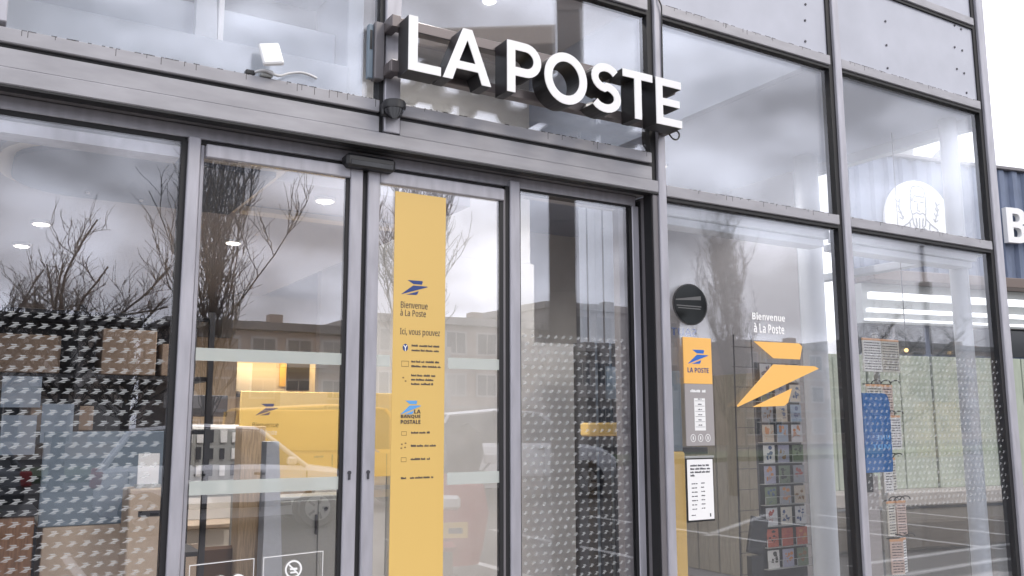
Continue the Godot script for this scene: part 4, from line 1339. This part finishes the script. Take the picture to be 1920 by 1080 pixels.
# stations: [x, floor, belt, half width, roof, half width of roof]
func car(called: String, label: String, category: String, paint: Material, st: Array, at: Vector3, turn: float, wheels: Array, plate: Material = null) -> Node3D:
	var t := thing(called, label, category, at, turn)
	var lower := []
	var shell := []
	var roof := []
	for s in st:
		var y0: float = s[1]
		var y1: float = s[2]
		var w: float = s[3]
		var h := y1 - y0
		lower.append(PackedVector3Array([Vector3(s[0], y0, w * .86), Vector3(s[0], y0 + h * .3, w * .98), Vector3(s[0], y0 + h * .6, w), Vector3(s[0], y0 + h * .9, w * .955), Vector3(s[0], y1, w * .86), Vector3(s[0], y1 + .012, 0), Vector3(s[0], y1, -w * .86), Vector3(s[0], y0 + h * .9, -w * .955), Vector3(s[0], y0 + h * .6, -w), Vector3(s[0], y0 + h * .3, -w * .98), Vector3(s[0], y0, -w * .86)]))
		if s[4] > 0:
			var rw: float = s[5]
			shell.append(PackedVector3Array([Vector3(s[0], y1 - .03, w * .88), Vector3(s[0], lerpf(y1, s[4], .96), rw), Vector3(s[0], lerpf(y1, s[4], .96), -rw), Vector3(s[0], y1 - .03, -w * .88)]))
			if s.size() > 6:
				roof.append(PackedVector3Array([Vector3(s[0], s[4] - .05, rw + .012), Vector3(s[0], s[4] - .01, rw * .93), Vector3(s[0], s[4] + .025, 0), Vector3(s[0], s[4] - .01, -rw * .93), Vector3(s[0], s[4] - .05, -rw - .012)]))
	obj("body", flip_in(Geo.new().loft(lower)), paint, t)
	obj("windows", flip_in(Geo.new().loft(shell)), mats.car_glass, t)
	obj("roof", flip_in(Geo.new().loft(roof)), paint, t)
	# pillars
	var k := []
	for i in st.size():
		if st[i][4] > 0: k.append(st[i])
	for sgn in [-1.0, 1.0]:
		for pr in [[k[0], k[1]], [k[-1], k[-2]]]:
			var a: Array = pr[0]
			var c: Array = pr[1]
			obj("pillar", Geo.new().tube(PackedVector3Array([Vector3(a[0], a[2] - .02, sgn * float(a[3]) * .89), Vector3(c[0], c[4] - .03, sgn * (float(c[5]) + .01))]), PackedFloat32Array([.045, .035]), 6), paint, t)
		var mid: Array = k[k.size() / 2]
		obj("pillar", Geo.new().tube(PackedVector3Array([Vector3(mid[0] - .1, mid[2] - .02, sgn * float(mid[3]) * .89), Vector3(mid[0] - .12, mid[4] - .03, sgn * (float(mid[5]) + .01))]), PackedFloat32Array([.04, .035]), 6), mats.black_plastic, t)
		var fr: Array = st[-2]
		obj("headlight", bx(fr[0] - .08, float(fr[0]) + .14, float(fr[2]) - .17, float(fr[2]) - .05, sgn * float(fr[3]) * .78 - .13, sgn * float(fr[3]) * .78 + .13, .03), mats.lamp_glass, t)
		var rr: Array = st[1]
		obj("tail_light", bx(float(rr[0]) - .16, float(rr[0]) + .02, float(rr[2]) - .28, float(rr[2]) - .05, sgn * float(rr[3]) * .88 - .08, sgn * float(rr[3]) * .88 + .08, .02), mats.lamp_red, t)
		var mx: Array = k[-1]
		obj("door_mirror", bx(float(mx[0]) - .32, float(mx[0]) - .18, float(mx[2]), float(mx[2]) + .13, sgn * (float(mx[3]) + .04) - .06, sgn * (float(mx[3]) + .04) + .06, .03), paint, t)
	var f: Array = st[-1]
	obj("grille", bx(float(f[0]) - .05, float(f[0]) + .012, float(f[1]) + .12, float(f[1]) + .24, -.45, .45, .008), mats.black_plastic, t)
	obj("number_plate", bx(float(f[0]) + .013, float(f[0]) + .022, float(f[1]) + .27, float(f[1]) + .38, -.26, .26), plate if plate else mats.white_paper, t)
	for sgn in [-1.0, 1.0]:
		var seam := Geo.new()
		for i in range(2, st.size() - 2):
			var q: Array = st[i]
			var y0: float = q[1]
			var hh: float = float(q[2]) - y0
			if i % 2 == 1 or st.size() == 8:
				var zz: float = sgn * float(q[3])
				seam.box(float(q[0]) - .006, float(q[0]) + .006, y0 + hh * .12, y0 + hh * .88, minf(zz * .97, zz * 1.004), maxf(zz * .97, zz * 1.004))
		obj("door_seam", seam, mats.gasket, t)
		var hd: Array = st[3]
		for hx in [-.62, .25]:
			obj("door_handle", bx(hx, hx + .16, float(hd[2]) - .17, float(hd[2]) - .135, sgn * float(hd[3]) * .965 - .025, sgn * float(hd[3]) * .965 + .025, .008), mats.black_plastic, t)
		obj("side_strip", bx(float(wheels[0]) + .4, float(wheels[1]) - .4, float(hd[1]) + .16, float(hd[1]) + .24, sgn * float(hd[3]) - .02, sgn * float(hd[3]) + .02, .006), mats.black_plastic, t)
		for wx in [wheels[0], wheels[1]]:
			obj("wheel_arch", Geo.new().disc(Vector3(wx, float(wheels[3]) + .02, sgn * float(wheels[2]) - .055), float(wheels[3]) + .06, .11, 2, 24), mats.gasket, t)
	for wx in [wheels[0], wheels[1]]:
		for sgn in [-1.0, 1.0]: wheel(t, wx, sgn * float(wheels[2]), wheels[3])
	return t

func scooter(at: Vector3, turn: float) -> void:      # front towards local x
	var t := thing("red_scooter", "red scooter with dark windscreen and yellow plate, mirrored beside the poster", "scooter", at, turn)
	for x in [-.6, .62]:
		var w := obj("wheel", Geo.new().tube(PackedVector3Array([Vector3(0, 0, -.06), Vector3(0, 0, -.03), Vector3(0, 0, .03), Vector3(0, 0, .06)]), PackedFloat32Array([.21, .25, .25, .21]), 24), mats.tyre, t)
		w.position = Vector3(x, .25, 0)
		obj("rim", Geo.new().disc(Vector3(0, 0, -.062), .15, .124, 2, 18), mats.rim, w)
	var shield := []
	for k in [[.3, .3, .62], [.42, .34, .58], [.75, .4, .5], [1.0, .36, .46], [1.12, .26, .42]]:
		var ringp := PackedVector3Array()
		for q in [[.0, -1.0], [.1, -.7], [.17, 0.0], [.1, .7], [.0, 1.0], [-.06, .7], [-.04, 0.0], [-.06, -.7]]:
			ringp.append(Vector3(k[2] + q[0], k[0], q[1] * k[1]))
		shield.append(ringp)
	obj("leg_shield", round_out(Geo.new().loft(shield), Vector3(.5, .7, 0)), mats.car_red, t)
	obj("front_fender", bx(.42, .86, .44, .53, -.1, .1, .04), mats.car_red, t)
	obj("floor_board", bx(-.25, .5, .27, .33, -.2, .2, .02), mats.black_plastic, t)
	var tail := []
	for k in [[-.95, .62, .8, .14], [-.75, .48, .84, .24], [-.4, .36, .82, .26], [-.15, .34, .74, .22]]:
		tail.append(PackedVector3Array([Vector3(k[0], k[1], k[3]), Vector3(k[0], k[2], k[3] * .8), Vector3(k[0], k[2], -k[3] * .8), Vector3(k[0], k[1], -k[3])]))
	obj("tail_body", round_out(Geo.new().loft(tail), Vector3(-.5, .6, 0)), mats.car_red, t)
	obj("seat", bx(-.8, -.05, .82, .93, -.17, .17, .05), mats.black_plastic, t)
	obj("top_case", bx(-1.2, -.78, .9, 1.22, -.22, .22, .06), mats.car_red, t)
	obj("headlight", bx(.6, .68, .8, .93, -.13, .13, .03), mats.lamp_glass, t)
	obj("handlebar", Geo.new().tube(PackedVector3Array([Vector3(.36, 1.12, -.36), Vector3(.44, 1.14, -.1), Vector3(.44, 1.14, .1), Vector3(.36, 1.12, .36)]), PackedFloat32Array([.02, .025, .025, .02]), 8), mats.black_plastic, t)
	var ws := []
	for k in [[1.12, .3, .52], [1.3, .36, .46], [1.5, .33, .38], [1.6, .2, .33]]:
		ws.append(PackedVector3Array([Vector3(k[2] - .05, k[0], -k[1]), Vector3(k[2] + .06, k[0], 0), Vector3(k[2] - .05, k[0], k[1]), Vector3(k[2] - .07, k[0], k[1]), Vector3(k[2] + .035, k[0], 0), Vector3(k[2] - .07, k[0], -k[1])]))
	obj("windscreen", round_out(Geo.new().loft(ws), Vector3(.2, 1.3, 0)), mats.car_glass, t)
	for z in [-.42, .42]:
		obj("mirror", bx(.3, .34, 1.2, 1.3, z - .06, z + .06, .015), mats.car_white, t)
		obj("mirror_stem", Geo.new().tube(PackedVector3Array([Vector3(.38, 1.12, z * .8), Vector3(.33, 1.21, z)]), PackedFloat32Array([.01, .01]), 6), mats.black_plastic, t)
	var pl := obj("number_plate", bx(.80, .81, .56, .7, -.2, .2), mat("plate_yellow", .75, .5, .08, .5), t)
	var g := Geo.new()
	for q in [[-.15, -.03], [.02, .15]]: g.box(.8105, .812, .6, .65, q[0], q[1])
	obj("plate_print", g, mats.print_dark, pl)

func round_out(g: Geo, c: Vector3) -> Geo:       # turns every face to look away from c
	for i in range(0, g.v.size(), 3):
		var m := (g.v[i] + g.v[i + 1] + g.v[i + 2]) / 3.0
		if g.n[i].dot(m - c) < 0:
			var a := g.v[i + 1]
			g.v[i + 1] = g.v[i + 2]
			g.v[i + 2] = a
			for k in 3: g.n[i + k] = -g.n[i + k]
	return g

func flip_in(g: Geo) -> Geo:       # turns every face to look away from the middle of the loft's own axis
	for i in range(0, g.v.size(), 3):
		var c := (g.v[i] + g.v[i + 1] + g.v[i + 2]) / 3.0
		var out := Vector3(0, c.y - .8, c.z)
		if absf(g.n[i].x) > .9: out = Vector3(c.x, 0, 0)
		if g.n[i].dot(out) < 0:
			var a := g.v[i + 1]
			g.v[i + 1] = g.v[i + 2]
			g.v[i + 2] = a
			for k in 3: g.n[i + k] = -g.n[i + k]
	return g

func block(called: String, label: String, x0: float, x1: float, z: float, h: float, rows: int, cols: int, wall: Material, roofed: bool) -> void:
	var w := x1 - x0
	var t := thing(called, label, "building", Vector3((x0 + x1) / 2, -.2, z), PI)     # its front looks towards -z
	obj("wall", bx(-w / 2, w / 2, 0, h, -9, 0), wall, t)
	obj("roof", bx(-w / 2 - .3, w / 2 + .3, h + .001, h + .45, -9.3, .35), mats.roof_grey if roofed else mats.concrete, t)
	var sh := h / rows
	var curtain := mat("curtain", .3, .29, .27, .8)
	var half := mat("half_shutter", .16, .155, .15, .6)
	for dx in [-w / 2 + .25, w / 2 - .35]:
		obj("downpipe", bx(dx, dx + .1, 0, h, .1, .2), mats.roof_grey, t)
	obj("chimney", bx(-w * .2, -w * .2 + .8, h + .451, h + 1.3, -4, -3.2), wall, t)
	for r in rows:
		obj("string_course", bx(-w / 2, w / 2, r * sh + .02, r * sh + .2, .001, .09), mats.concrete, t)
		for c in cols:
			var cx := -w / 2 + (c + .5) * w / cols
			var win := obj("window", bx(cx - .75, cx + .75, r * sh + .75, r * sh + sh - .35, .001, .06), mats.shutter, t)
			obj("window_pane", bx(cx - .62, cx + .62, r * sh + .87, r * sh + sh - .47, .0605, .07), [mats.pane_dark, mats.pane_dark, curtain, half][(r * 7 + c * 5 + int(x0)) % 4], win)
			obj("window_bar", bx(cx - .03, cx + .03, r * sh + .88, r * sh + sh - .48, .0705, .085), mats.shutter, win)
			if c % 3 == 1 and r > 0:
				obj("balcony", bx(cx - 1.3, cx + 1.3, r * sh + .21, r * sh + 1.1, .1, 1.1), mats.concrete, t)

func car_park() -> void:
	# painted bays
	var i := 0
	for l in [[11.4, 3.2, 11.4, 7.4], [12.9, 3.2, 12.9, 7.4], [9.4, 5.2, 9.4, 9.2], [7.0, 4.6, 7.0, 8.4], [5.2, 4.0, 5.2, 8.2], [9.2, 6.2, 12.2, 7.9], [14.6, 3.0, 14.6, 7.6], [8.3, 2.6, 16.0, 2.9], [8.6, 3.3, 16.0, 3.6], [1.2, 4.6, 1.2, 8.6], [-1.2, 4.6, -1.2, 8.6]]:
		var a := Vector3(l[0], 0, l[1])
		var c := Vector3(l[2], 0, l[3])
		var d := (c - a).normalized()
		var k := Vector3(-d.z, 0, d.x) * .06
		var g := Geo.new()
		var y := Vector3(0, -.136, 0)
		g.quad(a + k + y, c + k + y, c - k + y, a - k + y)
		if g.n[0].y < 0:
			g = Geo.new()
			g.quad(a - k + y, c - k + y, c + k + y, a + k + y)
		var o := obj("parking_line", g, mats.road_paint)
		o.set_meta("kind", "structure")
	struct("far_lawn", bx(-60, 120, -.139, .05, 24, 30), mat("lawn", .05, .075, .03, .95))
	# cars
	var hatch := [[-1.95, .42, .85, .7, -1, 0], [-1.85, .3, .96, .8, 1.0, .62], [-1.5, .22, 1.0, .86, 1.5, .6, 1], [-.5, .2, 1.0, .88, 1.58, .62, 1], [.35, .2, .99, .88, 1.53, .6, 1], [1.05, .22, .97, .87, .99, .7], [1.6, .26, .88, .83, -1, 0], [1.92, .36, .72, .68, -1, 0]]
	var suv := []
	for s in hatch:
		var q: Array = s.duplicate()
		q[0] *= 1.12
		for k2 in [1, 2, 4]: q[k2] = float(q[k2]) * 1.2 if float(q[k2]) > 0 else q[k2]
		suv.append(q)
	car("parked_car", "white hatchback parked side on, mirrored in the left door leaf", "car", mats.car_white, hatch, Vector3(3.7, -.14, 11.0), .12, [-1.25, 1.22, .8, .31])
	scooter(Vector3(4.22, -.14, 4.45), 2.04)
	car("parked_car", "white tall car parked before the third tree", "car", mats.car_white, suv, Vector3(12.2, -.14, 17.0), -.3, [-1.4, 1.36, .82, .36])
	car("parked_car", "grey hatchback parked at the far left of the row", "car", mats.car_grey, hatch, Vector3(-1.2, -.14, 11.6), 2.9, [-1.25, 1.22, .8, .31])
	car("parked_car", "white tall car parked beside the yellow van", "car", mats.car_white, suv, Vector3(10.6, -.14, 13.6), .25, [-1.4, 1.36, .82, .36])
	var van := [[-2.1, .4, 1.1, .82, -1, 0], [-2.05, .28, 1.15, .88, 1.2, .8], [-2.0, .25, 1.15, .9, 1.86, .78, 1], [-.3, .22, 1.15, .92, 1.96, .8, 1], [.75, .22, 1.13, .91, 1.9, .76, 1], [1.45, .24, 1.08, .9, 1.12, .8], [1.9, .28, .95, .86, -1, 0], [2.12, .4, .75, .74, -1, 0]]
	var v := car("delivery_van", "yellow delivery van with a blue bird on its side", "van", mats.car_yellow, van, Vector3(6.3, -.14, 13.3), .1, [-1.35, 1.35, .82, .32])
	obj("side_panel", Geo.new().loft([PackedVector3Array([Vector3(-2.0, 1.12, .885), Vector3(.25, 1.12, .9), Vector3(.25, 1.88, .81), Vector3(-2.0, 1.82, .8)]), PackedVector3Array([Vector3(-2.0, 1.12, .86), Vector3(.25, 1.12, .87), Vector3(.25, 1.88, .78), Vector3(-2.0, 1.82, .77)])]), mats.car_yellow, v)
	var sp2: MeshInstance3D = v.get_node("side_panel")
	# the side that the glass mirrors looks towards -z there: after the turn that is the van's local -z or +z side
	var bd := obj("bird_mark", bird(-1.1, 1.05, .75, .42, 0, .004), mats.print_mid_blue, v)
	bd.position = Vector3(-.5, 0, -.935)
	bd.rotation.y = PI
	var pn := obj("side_panel", bx(-1.98, .3, 1.1, 1.85, -.925, -.86, .02), mats.car_yellow, v)
	# trees
	tree("bare_tree", "tall bare upright tree mirrored around the left door post", Vector3(4.65, -.14, 17.2), 11, 7.9, true, 30).scale = Vector3(1.2, 1, 1.2)
	var a := tree("bare_tree", "bare upright tree mirrored behind the yellow poster", Vector3(9.1, -.14, 15.6), 23, 7.6, true, 28)
	tree("bare_tree", "bare upright tree mirrored above the big yellow bird", Vector3(14.9, -.14, 11.4), 47, 6.0, true, 30).scale = Vector3(.8, 1, .8)
	var w := tree("spreading_tree", "bare spreading tree mirrored at the far left", Vector3(2.0, -.14, 20.5), 31, 6.6, false, 17)
	copy(w, Vector3(4.0, -.14, 24.5), 1.3, "bare spreading tree farther back, second from the left").scale = Vector3(.9, .85, .9)
	copy(w, Vector3(.2, -.14, 25.0), 2.6, "bare spreading tree at the left edge of the row")
	copy(w, Vector3(22.5, -.14, 13.0), .7, "bare spreading tree far to the right beyond the dark pole").scale = Vector3(.9, .75, .9)
	copy(a, Vector3(20, -.14, 26.0), .4, "bare upright tree far behind the parked white cars").scale = Vector3(.8, .7, .8)
	# dark pole with clamps, and a clad post close to the front
	var lp := thing("utility_pole", "slim dark pole with clamps mirrored in the corner bay", "pole", Vector3(17.6, -.14, 8.2))
	obj("post", Geo.new().tube(PackedVector3Array([Vector3(0, 0, 0), Vector3(0, 3, 0), Vector3(0, 5.4, 0)]), PackedFloat32Array([.08, .065, .05]), 10), mats.anodised_dark, lp)
	obj("clamp", bx(-.12, .12, 4.3, 4.6, -.1, .1, .02), mats.black_plastic, lp)
	var tp := thing("clad_post", "square brown clad post mirrored in the narrow pane and behind the sign", "post", Vector3(5.08, -.14, 3.56), .6)
	obj("core", bx(-.12, .12, 0, 6.5, -.12, .12), mats.black_plastic, tp)
	for k in 9:
		for f in 4:
			var pnl := obj("cladding_panel", bx(-.132, .132, k * .72 + .01, k * .72 + .715, .1205, .135, .003), mats.brown_cladding, tp)
			pnl.rotation.y = f * PI / 2
	obj("canopy_board", bx(-1.5, -.15, 5.3, 5.5, -.4, .4, .01), mats.beige_panel, tp)
	# blocks of flats
	block("apartment_block", "low beige apartment block at the left of the mirrored skyline", -6, 7, 44, 6.4, 2, 6, mats.render_beige, true)
	block("apartment_block", "brown pink apartment block behind the tall bare tree", 9, 19, 46, 6.8, 3, 5, mats.render_pink, true)
	block("apartment_block", "beige apartment block in the middle of the mirrored skyline", 20, 33, 45, 7.6, 3, 6, mats.render_beige, false)
	block("apartment_block", "pale apartment block with balconies right of the middle", 34, 46, 48, 9.6, 3, 6, mats.concrete, false)
	block("apartment_block", "beige apartment block behind the third tree", 48, 62, 44, 7.2, 3, 6, mats.render_pink, true)
	block("apartment_block", "flat roofed brown block at the right of the mirrored skyline", 64, 92, 46, 8.2, 3, 9, mats.render_beige, true)
